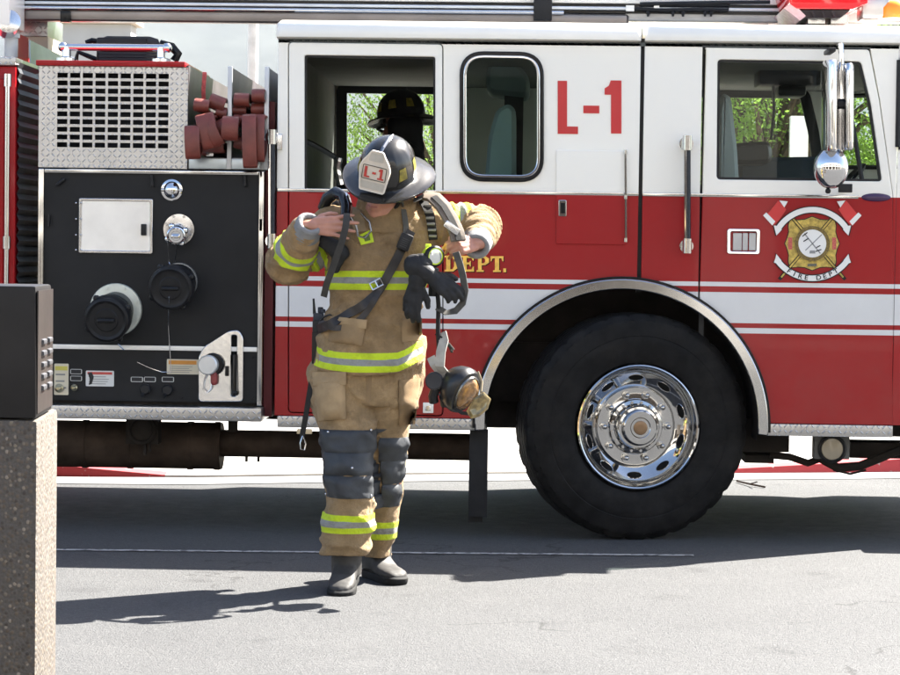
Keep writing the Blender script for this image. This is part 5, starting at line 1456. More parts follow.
m = MB(); m.lathe([(.062, -.012), (.066, -.008), (.066, .02), (.062, .024)], a.lerp(b, .12), b - a, 32); m.lathe([(.063, 0), (.067, .004), (.067, .03), (.063, .034)], a.lerp(b, .04), b - a, 32, caps=False); m.build('bottle_band', mat('band_silver', (.62, .62, .60), .3, metal=.6), pack)
m = MB(); m.loft([[Q(x, y, d) for x, y in ((350, 222), (412, 222), (420, 330), (352, 335))] for d in (.19, .215)]); m.build('back_frame', black_plastic, pack, bevel=.006)
# shoulder harness at the image right: ladder webbing and padded strap running to the hand
strap('shoulder_strap', [(417, 199), (424, 203), (430, 215), (432, 228), (433, 240)], .036, .006, dk_web, pack, .004)
for y in (206, 212, 218, 224, 230, 236):
    h, nn = hit(427 + (y - 200) * .16, y, j_bvh, .014); m = MB(); m.box(h + V((-.016, -.003, -.005)), h + V((.016, .003, .005))); m.build('ladder_buckle', mat('ladder_grey_buckle', (.20, .20, .19), .4, metal=.5), pack, bevel=.002)
pp = [Q(424, 197, -.03), Q(434, 199, -.10), Q(443, 208, -.145), Q(450, 220, -.175), Q(456, 233, -.20), Q(458, 242, -.215)]
m = MB(); m.ribbon(pp, [V((.35, -1, .4))] * 6, .062, .016); m.build('shoulder_pad', mat('pad_brown', (.13, .10, .075), .75, var=.3, vs=18, bs=.5, bscale=150), pack, bevel=.004)
m = MB(); m.ribbon([p + V((.004, -.020, .006)) for p in pp], [V((.35, -1, .4))] * 6, .024, .004); m.build('pad_webbing', dk_web, pack)
m = MB(); c = Q(452, 228, -.225); m.box(c + V((-.034, -.008, -.014)), c + V((.034, .008, .014)), Matrix.Rotation(R(35), 3, 'Y')); m.build('strap_slider', steel, pack, bevel=.004)
# webbing looping down from the hand
lp_ = [Q(456, 252, -.225), Q(459.5, 262, -.22), Q(463, 275, -.21), Q(465.5, 290, -.20), Q(463, 303, -.19), Q(456, 311, -.18), Q(446, 313, -.17), Q(437, 308, -.16)]
m = MB(); m.ribbon(lp_, [V((-.55, -1, .1))] * 4 + [V((-.4, -1, .5))] * 2 + [V((0, -.7, 1))] * 2, .030, .004); m.build('pull_strap', gr_web, pack, split=False)
# strap held by the other hand, running down over the chest
strap('chest_strap', [(347, 214, -.25), (346, 226, -.275), (342, 242, -.265), (337, 256, -.24), (332, 270, -.215), (327, 283, -.19), (324, 296, -.15)], .026, .006, mat('strap_charcoal', (.045, .043, .040), .75, var=.3, vs=20, bs=.5, bscale=260), pack, .012)
m = MB(); m.capsule(Q(323, 240, -.14), Q(341, 252, -.15), .032, .036, 16); m.capsule(Q(341, 252, -.15), Q(336, 268, -.14), .03, .022, 14); me = remesh(m, .006, 3, name='strap_pad'); displace(me, lambda p: .006 * noise.noise(p * 26)); add('strap_pad', me, black_cloth, pack)
# yoke over the shoulder beside the collar
m = MB()
m.tube([Q(322, 209, .02), Q(328, 198, .0), Q(336, 193, -.02), Q(343, 197, -.06), Q(345, 206, -.12), Q(344, 216, -.17)], [.020, .027, .027, .022, .018, .014], 14); me = m.mesh('shoulder_yoke'); add('shoulder_yoke', me, black_gloss, pack)
m = MB(); m.tube([Q(338, 190, -.02), Q(347, 196, -.07), Q(350, 206, -.13), Q(349, 218, -.18)], .011, 8); m.build('yoke_trim', chrome, pack)
m = MB(); m.tube([Q(349, 214, -.19), Q(356, 226, -.20), Q(358, 236, -.19), Q(365, 238, -.18), Q(371, 231, -.18), Q(369, 222, -.18), Q(361, 213, -.18)], .0045, 8); m.build('harness_ring', MC['dark_chrome'], pack)
strap('collar_strap', [(352, 208), (358, 220), (360, 232)], .05, .006, plain_d, pack, .012)
# waist strap dropping from the hip
m = MB(); wl_ = [Q(313.5, 372, -.06), Q(311, 385, -.07), Q(308.5, 400, -.07), Q(306, 416, -.06), Q(303, 432, -.05), Q(302, 441, -.05)]
m.ribbon(wl_, [V((-.3, -1, 0))] * 6, .022, .004); m.build('waist_strap', dk_web, pack, split=False)
m = MB(); m.tube([Q(303, 436, -.055), Q(300.5, 443, -.06), Q(301, 449, -.06), Q(304.5, 450, -.055), Q(306, 444, -.05), Q(303, 436, -.055)], .004, 6); m.build('strap_hook', steel, pack)
# low pressure hose hanging to the mask
m = MB(); m.tube([Q(434, 262, -.12), Q(437, 285, -.16), Q(438.5, 305, -.16), Q(438, 330, -.15), Q(439, 352, -.14), Q(441, 368, -.13)], .0095, 10); m.build('supply_hose', rubber, pack)

# two way radio with its leather strap and speaker microphone
rad = thing('portable_radio', 'black portable radio with antenna hanging at the hip on a diagonal leather strap', 'radio', Q(318, 340, -.02))
m = MB(); m.box(Q(312, 352, -.05), Q(325, 320, .0)); m.build('radio_body', black_plastic, rad, bevel=.006)
m = MB(); m.box(Q(311.5, 364, -.056), Q(326, 331, .006)); m.build('radio_holster', mat('holster_leather', (.022, .017, .014), .6, bs=.4, bscale=90), rad, bevel=.006)
m = MB(); m.box(Q(313, 321, -.045), Q(324, 313, -.005)); m.cyl(Q(320.5, 313, -.02), Q(320.5, 307, -.02), .011); m.cyl(Q(323, 313, -.035), Q(323.3, 309, -.035), .009); m.build('control_knob', mat('radio_blue_grey', (.03, .036, .05), .4), rad, bevel=.004)
m = MB(); m.tube([Q(314.5, 314, -.03), Q(314, 306, -.03), Q(313.5, 298.5, -.03)], [.007, .005, .0042], 8); m.build('antenna', black_plastic, rad)
leath = mat('strap_leather', (.022, .018, .016), .45, var=.3, vs=20, bs=.4, bscale=110, spec=.4)
strap('leather_strap', [(411, 231), (404, 244), (395, 262), (386, 279), (377, 294), (364, 305), (350, 313), (340, 319), (331, 324, -.165), (324, 327, -.12), (319, 329, -.07)], .036, .006, leath, rad, .007)
strap('leather_strap', [(383, 284), (375, 300), (364, 316), (354, 324), (344, 328), (334, 328, -.165), (326, 325, -.13), (320, 322, -.07)], .024, .005, leath, rad, .014)
h, nn = hit(376.5, 293 - 9, j_bvh, .022)
m = MB(); q = [V((-.024, 0, -.014)), V((.024, 0, -.014)), V((.024, 0, .014)), V((-.024, 0, .014)), V((-.024, 0, -.014))]; rt = Matrix.Rotation(R(-28), 3, 'Y'); m.tube([h + rt @ v for v in q], .0042, 8); m.tube([h + rt @ V((0, -.002, -.014)), h + rt @ V((0, -.002, .014))], .003, 6); m.build('buckle', chrome, rad)
h, nn = hit(405, 242, j_bvh, .028)
m = MB(); m.box(h + V((-.026, -.016, -.034)), h + V((.026, .020, .034)), Matrix.Rotation(R(22), 3, 'Y')); o = m.build('speaker_microphone', black_plastic, rad, bevel=.009)
m = MB(); rt = Matrix.Rotation(R(22), 3, 'Y')
for i in range(5): m.box(h + rt @ V((0, -.017, .012 - i * .008)) + V((-.014, -.001, -.0016)), h + rt @ V((0, -.017, .012 - i * .008)) + V((.014, .001, .0016)), rt)
m.build('speaker_slot', mat('slot_grey', (.05, .05, .05), .5), o)
strap('collar_clip_strap', [(401, 200), (404, 214), (406, 226), (405, 238)], .022, .005, gr_web, rad, .006)
m = MB(); m.tube(path_on(j_bvh, [(318, 326, -.06), (322, 318, -.09), (330, 314), (335, 320)], .012)[0], .004, 6); m.build('coiled_cord', black_plastic, rad, split=False)

# torch clipped on the chest
tor = thing('torch', 'lime yellow right angle torch clipped on the front of the tan jacket', 'torch', Q(433, 256, -.18))
m = MB(); c = Q(432.5, 256, -.20); ax = V((.55, -.82, -.05)).normalized()
m.lathe([(.026, -.045), (.034, -.03), (.037, -.01), (.040, .006), (.040, .02), (.036, .024)], c, ax, 28); m.box(Q(425, 262, -.19), Q(431, 244, -.15)); m.build('torch_head', mat('torch_lime', (.50, .62, .02), .4, coat=.3), tor, bevel=.003)
m = MB(); m.lathe([(.041, .004), (.042, .022), (.035, .027), (.033, .020)], c, ax, 28); m.cyl(Q(434, 268, -.16), Q(433, 296, -.15), .020, .019, 14); m.build('torch_body', black_plastic, tor)
m = MB(); m.lathe([(.033, .018), (.032, .0235), (.015, .026)], c, ax, 24); m.build('torch_lens', mat('torch_glass', (.62, .64, .62), .08, metal=.7), tor)

# pair of black gloves hanging from the clip
def glove(name, wr, d, nrm, curl, label_, fan=8, size=1.1):
    m = MB(); hand(m, wr, V(d), V(nrm), size=size, curl=curl, fan=fan, rk=1.42)
    dd = V(d).normalized(); m.capsule(wr - dd * .075, wr - dd * .01, .046, .036, 16)
    me = remesh(m, .005, 2, name=name); displace(me, lambda p: .0035 * noise.noise(p * 28) + .003 * (1 - 2 * abs(noise.noise(p * 17))))
    o = add(name, me, black_cloth, None, wr); tag(o, label_, 'glove', 'gloves clipped to the chest'); return o
glove('glove', Q(417, 283, -.215), (-.26, -.05, -1), (-.3, -1, 0), [(8, 20, 20), (14, 24, 20), (10, 26, 22), (18, 28, 20)], 'black leather glove hanging straight down with its fingers against the tan jacket', 7, .84)
glove('glove', Q(431, 276, -.225), (.80, -.1, -.52), (.2, -1, .5), [(10, 25, 25), (12, 28, 28), (18, 32, 28), (22, 34, 28)], 'black leather glove with curled fingers pointing out to the hanging webbing loop', 5, .86)
m = MB()

# breathing mask hanging at the hip
mask = thing('breathing_mask', 'black breathing mask with amber visor and pale head straps hanging at the hip', 'breathing mask', Q(460, 390, -.1))
mc = Q(459, 388, -.12); ax = V((.74, -.50, -.50)).normalized(); up = V((-.32, -.15, .93)); up = (up - ax * up.dot(ax)).normalized(); sd_v = ax.cross(up)
def MP(r, t, a, kx=1.0, ky=1.2): return mc + ax * t + sd_v * (r * kx * cos(a)) + up * (r * ky * sin(a))
def mring(r, t, n=36, kx=1.0, ky=1.2): return [MP(r, t, 2 * pi * i / n, kx, ky) for i in range(n)]
m = MB(); m.loft([mring(.030, -.065), mring(.055, -.055), mring(.074, -.03), mring(.084, .0), mring(.086, .02), mring(.080, .037), mring(.066, .042), mring(.062, .03), mring(.060, .01), mring(.055, -.02)]); m.build('face_seal', mat('seal_black', (.012, .012, .013), .32, var=.3, vs=20, spec=.45), mask, split=False)
m = MB(); m.loft([mring(.0655, .036, 36), mring(.068, .042, 36), mring(.067, .048, 36), mring(.062, .050, 36), mring(.0605, .036, 36)], caps=False); m.build('visor_rim', mat('rim_chrome_dark', (.22, .21, .19), .2, metal=.9), mask, split=False)
amb = mat('amber_visor', (.20, .105, .03), .13, metal=.2, coat=.8, var=.75, vs=26, bs=.5, bscale=18, bd=.02)
m = MB(); m.loft([mring(.061, .034), mring(.060, .047, kx=1.0), mring(.054, .060, kx=.98, ky=1.1), mring(.042, .068, kx=.95, ky=1.0), mring(.03, .072), mring(.01, .073)]); me = m.mesh('visor', ang=1.2); displace(me, lambda p: .007 * noise.noise(p * 24)); add('visor', me, amb, mask)
m = MB()   # translucent bagged visor cover flap, faceted
fq = [Q(466, 411, -.20), Q(474, 398, -.26), Q(484, 392, -.27), Q(491, 399, -.25), Q(488, 409, -.25), Q(479, 417, -.24), Q(471, 419, -.22)]
cen = sum(fq, V()) / len(fq)
m.loft([[p + V((0, .012, 0)) for p in fq], fq, [p.lerp(cen, .25) + V((.0, -.012, .003)) for p in fq], [p.lerp(cen, .6) + V((.004, -.006, 0)) for p in fq]]); m.build('visor_cover', mat('cover_gold', (.27, .20, .085), .22, metal=.35, coat=.6, var=.6, vs=30), mask, bevel=.003)
m = MB(); c = Q(434.5, 381, -.14); m.lathe([(.026, -.02), (.034, -.016), (.037, 0), (.036, .010), (.030, .014), (.012, .012)], c, (-.1, -1, .05), 28); m.build('exhale_valve', mat('valve_grey', (.035, .035, .038), .4), mask)
m = MB(); m.tube([Q(436, 388, -.12), Q(433, 396, -.11), Q(434, 402, -.10)], .020, 10); m.tube([Q(440, 384, -.12), Q(447, 388, -.12), Q(452, 392, -.11)], .024, 10); m.cyl(Q(444, 394, -.11), Q(446, 405, -.09), .022); m.build('regulator', black_plastic, mask)
def mstrap(pts, w, m_, nrm=(-.3, -1, .2)):
    m = MB(); m.ribbon([Q(*p) for p in pts], nrm, w, .004); m.build('head_strap', m_, mask, split=False)
mstrap([(444, 372, -.13), (440, 366, -.16), (441, 352, -.17), (444, 341, -.16), (442, 333, -.14)], .040, pale_web, (-.4, -1, .1))
mstrap([(447, 374, -.10), (440, 372, -.13), (434, 364, -.15), (431, 357, -.14)], .034, pale_web)
mstrap([(438, 348, -.12), (444, 340, -.13), (449, 345, -.14), (453, 350, -.13)], .014, gr_web)
mstrap([(436, 334, -.13), (442, 338, -.15), (450, 347, -.14), (452, 352, -.12)], .010, dk_web)
mstrap([(478, 372, -.17), (482, 382, -.20), (481, 392, -.22), (486, 396, -.24)], .009, mat('strap_tan', (.22, .17, .10), .7))
mstrap([(444, 400, -.12), (454, 408, -.15), (462, 413, -.17), (470, 414, -.19)], .014, dk_web)

# ------------------------------------------------------------------ second firefighter, sitting inside the crew cab
YC = 1.35
def C2(px, py, dy=0): return PY(px, py, YC + dy)
K = 2290 / 12.35
h2M = Matrix.Translation(C2(400, 127)) @ Matrix.Rotation(R(6), 4, 'Y') @ Matrix.Rotation(R(-125), 4, 'Z') @ Matrix.Rotation(R(14), 4, 'X')
m = MB(); build_head(m, h2M)
zs = zBot + .84
hip = V((C2(352, 0).x, YC, zs + .10))
nk = h2M @ V((0, .03, -.13))
m.capsule(h2M @ V((0, .03, -.05)), nk, .055, .06); m.chain([(nk, .06), (nk.lerp(hip, .3), .13), (nk.lerp(hip, .7), .14), (hip, .14)], 18)
s2 = [nk.lerp(hip, .16) + V((.06, -.19, 0)), nk.lerp(hip, .16) + V((-.06, .19, 0))]
for i, s in enumerate(s2):
    e = s + V((-.14 if i == 0 else -.10, -.03 if i == 0 else .05, -.27)); w_ = e + V((-.22, .05 if i == 0 else -.05, .03))
    m.chain([(s, .06), (e, .045), (w_, .03)], 12); hand(m, w_, V((-1, 0, -.2)), V((0, 0, 1)), curl=(20, 25, 20), side=V((0, .9 if i == 0 else -.9, .1)))
    kx = hip + V((-.42, -.10 if i == 0 else .10, .02)); m.chain([(hip + V((0, -.09 if i == 0 else .09, 0)), .085), (kx, .065), (kx + V((0, 0, -.36)), .05)], 14)
me = remesh(m, .008, 2, name='person')
p2 = add('person', me, skin_m, None, (hip.x, YC, zBot + .1))
tag(p2, 'second firefighter in dark coat and black helmet seated inside the crew cab', 'person')
m = MB()
m.chain([(nk + V((0, 0, .02)), .085), (nk.lerp(hip, .2), .165), (nk.lerp(hip, .6), .175), (hip, .18)], 20)
for i, s in enumerate(s2):
    e = s + V((-.14 if i == 0 else -.10, -.03 if i == 0 else .05, -.27)); w_ = e + V((-.22, .05 if i == 0 else -.05, .03))
    m.chain([(nk.lerp(hip, .14), .11), (s, .095), (e, .078), (e.lerp(w_, .85), .06)], 16)
me = remesh(m, .012, 3, name='coat'); displace(me, lambda p: wrinkle(p, .008, 6, 12, 3)); add('coat', me, mat('dark_coat', (.012, .012, .013), .85, var=.3, vs=8, bs=.4, bscale=120), p2)
m = MB()
for s in (-1, 1):
    kx = hip + V((-.42, .10 * s, .02)); m.chain([(hip + V((0, .09 * s, 0)), .12), (kx, .09), (kx + V((0, 0, -.34)), .075)], 16)
me = remesh(m, .012, 3, name='trousers'); add('trousers', me, MC['dark_coat'], p2)
m = MB()
for s in (-1, 1):
    kx = hip + V((-.42, .10 * s, -.38)); m.chain([(kx + V((.01, 0, .08)), .06), (kx + V((0, 0, -.02)), .055), (kx + V((-.14, 0, -.03)), .045)], 14)
me = remesh(m, .010, 3, name='boots'); add('boots', me, boot_rub, p2)
helmet(h2M @ Matrix.Translation((0, .012, .052)), p2, shell)
m = MB(); m.sphere(h2M @ V((0, .035, -.01)), 1, (.098, .098, .115), 24, h2M.to_3x3()); m.chain([(h2M @ V((0, .03, -.05)), .095), (nk, .10)], 16); me = remesh(m, .01, 2, name='hood'); add('hood', me, MC['dark_coat'], p2)
m = MB(); m.tube([h2M @ V((-.08, -.03, .01)), h2M @ V((-.07, -.10, .0)), h2M @ V((0, -.125, .0)), h2M @ V((.07, -.10, .0)), h2M @ V((.08, -.03, .01))], .008, 6); m.build('goggle_strap', dk_web, p2)
# bench under the seated firefighter
m = MB(); m.box((hip.x - .28, YC - .35, zBot + .11), (hip.x + .25, YC + .6, hip.z - .14)); m.build('crew_bench', seat_cloth, truck, bevel=.03)
# ------------------------------------------------------------------ ground and street
def ground_mat():
    m, n, l, b = new_mat('asphalt')
    c = n.new('ShaderNodeTexCoord'); o = c.outputs['Object']
    fine = noise_node(n, l, 130, 3, .6, vec=o); med = noise_node(n, l, 9, 6, .65, vec=o); big = noise_node(n, l, .7, 5, .6, vec=o)
    mid = noise_node(n, l, 42, 4, .7, vec=o)
    base = ramp(n, l, math_node(n, l, 'MULTIPLY_ADD', mid, .45, math_node(n, l, 'MULTIPLY', fine, .55)), [(.30, (.040, .0405, .042)), (.5, (.066, .067, .069)), (.70, (.102, .1025, .103))])
    v = n.new('ShaderNodeTexVoronoi'); v.inputs['Scale'].default_value = 95; l.new(o, v.inputs['Vector'])
    st = ramp(n, l, v.outputs['Distance'], [(.10, (1, 1, 1)), (.28, (0, 0, 0))])
    rnd = math_node(n, l, 'GREATER_THAN', noise_node(n, l, 60, 2, vec=o), .57)
    base = mixc(n, l, math_node(n, l, 'MULTIPLY', st, math_node(n, l, 'MULTIPLY', rnd, .55)), base, (.24, .235, .225))
    mm = n.new('ShaderNodeMix'); mm.data_type = 'RGBA'; mm.blend_type = 'MULTIPLY'; mm.inputs[0].default_value = 1
    l.new(base, mm.inputs[6]); l.new(ramp(n, l, math_node(n, l, 'ADD', math_node(n, l, 'MULTIPLY', med, .5), math_node(n, l, 'MULTIPLY', big, .5)), [(.36, (.90, .90, .90)), (.62, (1.06, 1.06, 1.05))]), mm.inputs[7])
    base = mm.outputs[2]
    # truck's shade painted into the asphalt as a darker strip under and beside it
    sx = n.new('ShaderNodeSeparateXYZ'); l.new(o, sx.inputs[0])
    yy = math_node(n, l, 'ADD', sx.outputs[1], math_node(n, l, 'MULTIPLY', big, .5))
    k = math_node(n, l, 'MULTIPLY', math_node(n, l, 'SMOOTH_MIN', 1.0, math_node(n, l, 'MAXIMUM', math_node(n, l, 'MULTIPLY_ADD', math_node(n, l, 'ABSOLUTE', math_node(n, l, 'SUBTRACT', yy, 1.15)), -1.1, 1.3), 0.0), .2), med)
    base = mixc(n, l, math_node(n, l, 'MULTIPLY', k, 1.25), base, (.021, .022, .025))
    oil = ramp(n, l, noise_node(n, l, 3.4, 5, .55, vec=o), [(.60, (0, 0, 0)), (.72, (1, 1, 1))])
    base = mixc(n, l, math_node(n, l, 'MULTIPLY', oil, .30), base, (.018, .018, .019))
    pale = ramp(n, l, noise_node(n, l, 1.9, 7, .7, vec=o), [(.52, (0, 0, 0)), (.66, (1, 1, 1))])
    base = mixc(n, l, math_node(n, l, 'MULTIPLY', pale, .10), base, (.13, .13, .128))
    # hairline cracks
    cv = n.new('ShaderNodeTexVoronoi'); cv.feature = 'DISTANCE_TO_EDGE'; cv.inputs['Scale'].default_value = .55
    wv = n.new('ShaderNodeVectorMath'); wv.operation = 'ADD'; l.new(o, wv.inputs[0])
    nz = n.new('ShaderNodeTexNoise'); nz.inputs['Scale'].default_value = 2.2; nz.inputs['Detail'].default_value = 6; l.new(o, nz.inputs['Vector']); l.new(nz.outputs['Color'], wv.inputs[1]); l.new(wv.outputs[0], cv.inputs['Vector'])
    cr = math_node(n, l, 'MULTIPLY', math_node(n, l, 'LESS_THAN', cv.outputs['Distance'], .006), math_node(n, l, 'GREATER_THAN', big, .52))
    base = mixc(n, l, math_node(n, l, 'MULTIPLY', cr, .6), base, (.03, .03, .03))
    l.new(base, b.inputs['Base Color'])
    l.new(math_node(n, l, 'MULTIPLY_ADD', med, .25, .68), b.inputs['Roughness'])
    b.inputs['Specular IOR Level'].default_value = .15
    bump(n, l, math_node(n, l, 'ADD', math_node(n, l, 'ADD', fine, mid), math_node(n, l, 'MULTIPLY', st, .5)), .8, .008, b)
    return m
def sheet(name, x0, y0, x1, y1, z, m_):
    m = MB(); m.quad([(x0, y0, z), (x1, y0, z), (x1, y1, z), (x0, y1, z)]); return structure(m.build(name, m_))
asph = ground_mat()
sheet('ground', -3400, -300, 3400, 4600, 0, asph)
conc = mat('pale_concrete', (.33, .32, .30), .85, var=.12, vs=2.5, bs=.35, bscale=120, bd=.003)
gutter = mat('gutter_concrete', (.13, .13, .13), .85, var=.14, vs=3, bs=.35, bscale=120, bd=.003)
# far edge of the street: the kerb flares away from the truck round a dropped crossing, red painted at both ends
KP = [(-60, 2.55), (-2.3, 2.55), (-1.6, 2.62), (-.6, 2.95), (.6, 3.27), (1.6, 3.46), (2.4, 3.66), (3.4, 3.95), (5, 4.2), (60, 4.2)]
def kerb_y(x):
    for (xa, ya), (xb, yb) in zip(KP, KP[1:]):
        if x <= xb: t = (x - xa) / (xb - xa); return ya + (yb - ya) * t
    return KP[-1][1]
xl, xr = PY(165, 475, 2.6).x, PY(690, 472, 3.4).x
def kerb_h(x):
    if x < xl: return min(.14, .014 + (xl - x) * .085)
    if x > xr: return min(.14, .014 + (x - xr) * .05)
    return .014
xs = [-40, -20, -8, -6] + [-5 + .2 * i for i in range(51)] + [6, 8, 20, 40]
def strip_(name, f0, f1, m_):
    m = MB(); a = [m.bm.verts.new((x, *f0(x))) for x in xs]; b = [m.bm.verts.new((x, *f1(x))) for x in xs]; m.bridge(a, b, closed=False); return structure(m.build(name, m_))
strip_('gutter', lambda x: (kerb_y(x) - .42, .004), lambda x: (kerb_y(x) + .02, .004), gutter)
m = MB(); b = [m.bm.verts.new((x, kerb_y(x) + .16, kerb_h(x) + .002)) for x in xs]; c2 = [m.bm.verts.new((x, 6.6, max(.1, kerb_h(x)))) for x in xs]; d2 = [m.bm.verts.new((x, 6.6, -.2)) for x in xs]
m.bridge(b, c2, closed=False); m.bridge(c2, d2, closed=False); structure(m.build('pavement', conc))
m = MB(); e0 = [m.bm.verts.new((x, kerb_y(x) - .015, -.05)) for x in xs]; a = [m.bm.verts.new((x, kerb_y(x), kerb_h(x) + .002)) for x in xs]; b = [m.bm.verts.new((x, kerb_y(x) + .165, kerb_h(x) + .008)) for x in xs]
m.bridge(e0, a, closed=False); m.bridge(a, b, closed=False)
kr, n, l, bb = new_mat('red_kerb')
cc = n.new('ShaderNodeTexCoord'); sx = n.new('ShaderNodeSeparateXYZ'); l.new(cc.outputs['Object'], sx.inputs[0])
k = math_node(n, l, 'MAXIMUM', math_node(n, l, 'LESS_THAN', sx.outputs[0], xl), math_node(n, l, 'GREATER_THAN', sx.outputs[0], xr))
k = math_node(n, l, 'MULTIPLY', k, math_node(n, l, 'GREATER_THAN', noise_node(n, l, 12, 6, .7), .36))
l.new(mixc(n, l, k, (.30, .29, .27), (.30, .03, .035)), bb.inputs['Base Color']); bb.inputs['Roughness'].default_value = .8
structure(m.build('kerb', kr))
dirt = mat('dry_soil', (.26, .21, .15), .95, var=.25, vs=.8, bs=.5, bscale=20, bd=.02)
m = MB(); m.quad([(-60, 6.6, .09), (60, 6.6, .09), (60, 60, .09), (-60, 60, .09)]); structure(m.build('earth_verge', dirt))
# white lane line running under the truck's shadow
wl, n, l, bb = new_mat('worn_road_paint')
k = math_node(n, l, 'GREATER_THAN', noise_node(n, l, 22, 6, .7), .47)
l.new(mixc(n, l, k, (.10, .10, .10), (.34, .335, .32)), bb.inputs['Base Color']); bb.inputs['Roughness'].default_value = .8
a = PG(20, 552.5); b = PG(694, 556.5)
m = MB(); m.quad([(a.x - 1.0, a.y - .008, .004), (b.x, b.y - .008, .004), (b.x, b.y + .04, .004), (a.x - 1.0, a.y + .04, .004)]); structure(m.build('road_line', wl))
m = MB(); tar = mat('tar_patch', (.035, .035, .037), .6, var=.3, vs=8)
for (x0, y0, x1, y1) in ((90, 520, 150, 524), (560, 565, 640, 567)):
    pass
# small litter: twig on the road behind the front wheel
tw = MB(); tw.tube([PG(737, 481, .01), PG(750, 484, .015), PG(765, 487, .008)], .006, 5); tw.tube([PG(750, 484, .015), PG(757, 482, .04)], .004, 5)
tag(tw.build('twig', mat('bark_brown', (.09, .06, .04), .9)), 'thin dry twig lying on the pale road behind the front wheel', 'twig')

# ------------------------------------------------------------------ pedestal in the foreground
def aggregate():
    m, n, l, b = new_mat('exposed_aggregate')
    c = n.new('ShaderNodeTexCoord'); o = c.outputs['Object']
    v = n.new('ShaderNodeTexVoronoi'); v.inputs['Scale'].default_value = 92; v.inputs['Randomness'].default_value = 1; l.new(o, v.inputs['Vector'])
    col = n.new('ShaderNodeSeparateColor'); l.new(v.outputs['Color'], col.inputs[0])
    peb = ramp(n, l, col.outputs[0], [(0, (.026, .018, .012)), (.3, (.058, .040, .025)), (.55, (.092, .067, .042)), (.75, (.046, .037, .031)), (.9, (.15, .118, .08)), (1, (.21, .175, .135))])
    edge = ramp(n, l, v.outputs['Distance'], [(.30, (0, 0, 0)), (.55, (1, 1, 1))])
    mort = mixc(n, l, noise_node(n, l, 200, 3, vec=o), (.045, .039, .034), (.105, .092, .078))
    l.new(mixc(n, l, edge, peb, mort), b.inputs['Base Color'])
    l.new(math_node(n, l, 'MULTIPLY_ADD', edge, .35, .55), b.inputs['Roughness'])
    bump(n, l, math_node(n, l, 'SUBTRACT', 1.0, v.outputs['Distance']), .45, .007, b)
    return m
d1 = CAM.y + 5.6
k1 = 1.075
def BK(px, py): return PY(px, py, d1)
A0 = BK(37.5, 419); d2 = CAM.y + 5.6 * k1; B0 = PY(57, 411.5, d2)
ped = thing('litter_bin', 'black metal cabinet with small side louvres standing on an exposed aggregate concrete base', 'street cabinet', (A0.x - .25, d1 + .25, 0))
side = (V((B0.x, B0.y)) - V((A0.x, A0.y))); fr = V((-1, .06))
zt = A0.z
def quadpost(m, z0, z1, o0=0, o1=0, w=.62, sl=1.04):
    rs = []
    for z, o_ in ((z0, o0), (z1, o1)):
        a = V((A0.x, A0.y)); b_ = a + side * sl; c_ = b_ + fr * w; d_ = a + fr * w
        cen = (a + b_ + c_ + d_) / 4
        rs.append([V((*(p + (p - cen).normalized() * o_), z)) for p in (a, b_, c_, d_)])
    m.loft(rs)
m = MB(); quadpost(m, 0, zt - .004); m.build('concrete_base', aggregate(), ped, bevel=.012)
zc = BK(37.5, 286).z
m = MB(); quadpost(m, zt, zc, -.004, -.008, sl=.80); cab_b = m.build('cabinet', mat('cabinet_black', (.013, .012, .012), .45, var=.3, vs=5, bs=.1, bscale=90), ped, bevel=.008)
m = MB()
sd = V((side.x, side.y, 0)).normalized(); out = V((sd.y, -sd.x, 0))
L = side.length * .80
for r in range(5):
    for c in range(2):
        z = BK(40, 343 + 0).z - r * .0288; base = V((A0.x, A0.y, 0)) + sd * L * (.34 + .36 * c)
        p = base + out * .0; p.z = z
        m.loft([[p + out * o_ + sd * s_ + V((0, 0, h)) for o_, s_, h in ((-.006, -.036, .008), (.006, -.034, .004), (.006, .034, .004), (-.006, .036, .008))], [p + out * o_ + sd * s_ + V((0, 0, h)) for o_, s_, h in ((-.006, -.036, -.009), (.006, -.034, -.006), (.006, .034, -.006), (-.006, .036, -.009))]])
m.build('louvre', mat('louvre_grey', (.075, .075, .08), .4, metal=.3), cab_b, bevel=.002)
p = V((A0.x, A0.y, 0)) + sd * L * .5 + out * -.004
m = MB(); m.loft([[p + out * o_ + sd * s_ + V((0, 0, z)) for o_, s_ in ((0, -L * .47), (.003, -L * .47), (.003, L * .46), (0, L * .46))] for z in (zt + .012, zc - .012)]); m.build('side_panel', mat('side_brown', (.028, .023, .021), .4, var=.15), cab_b, bevel=0)

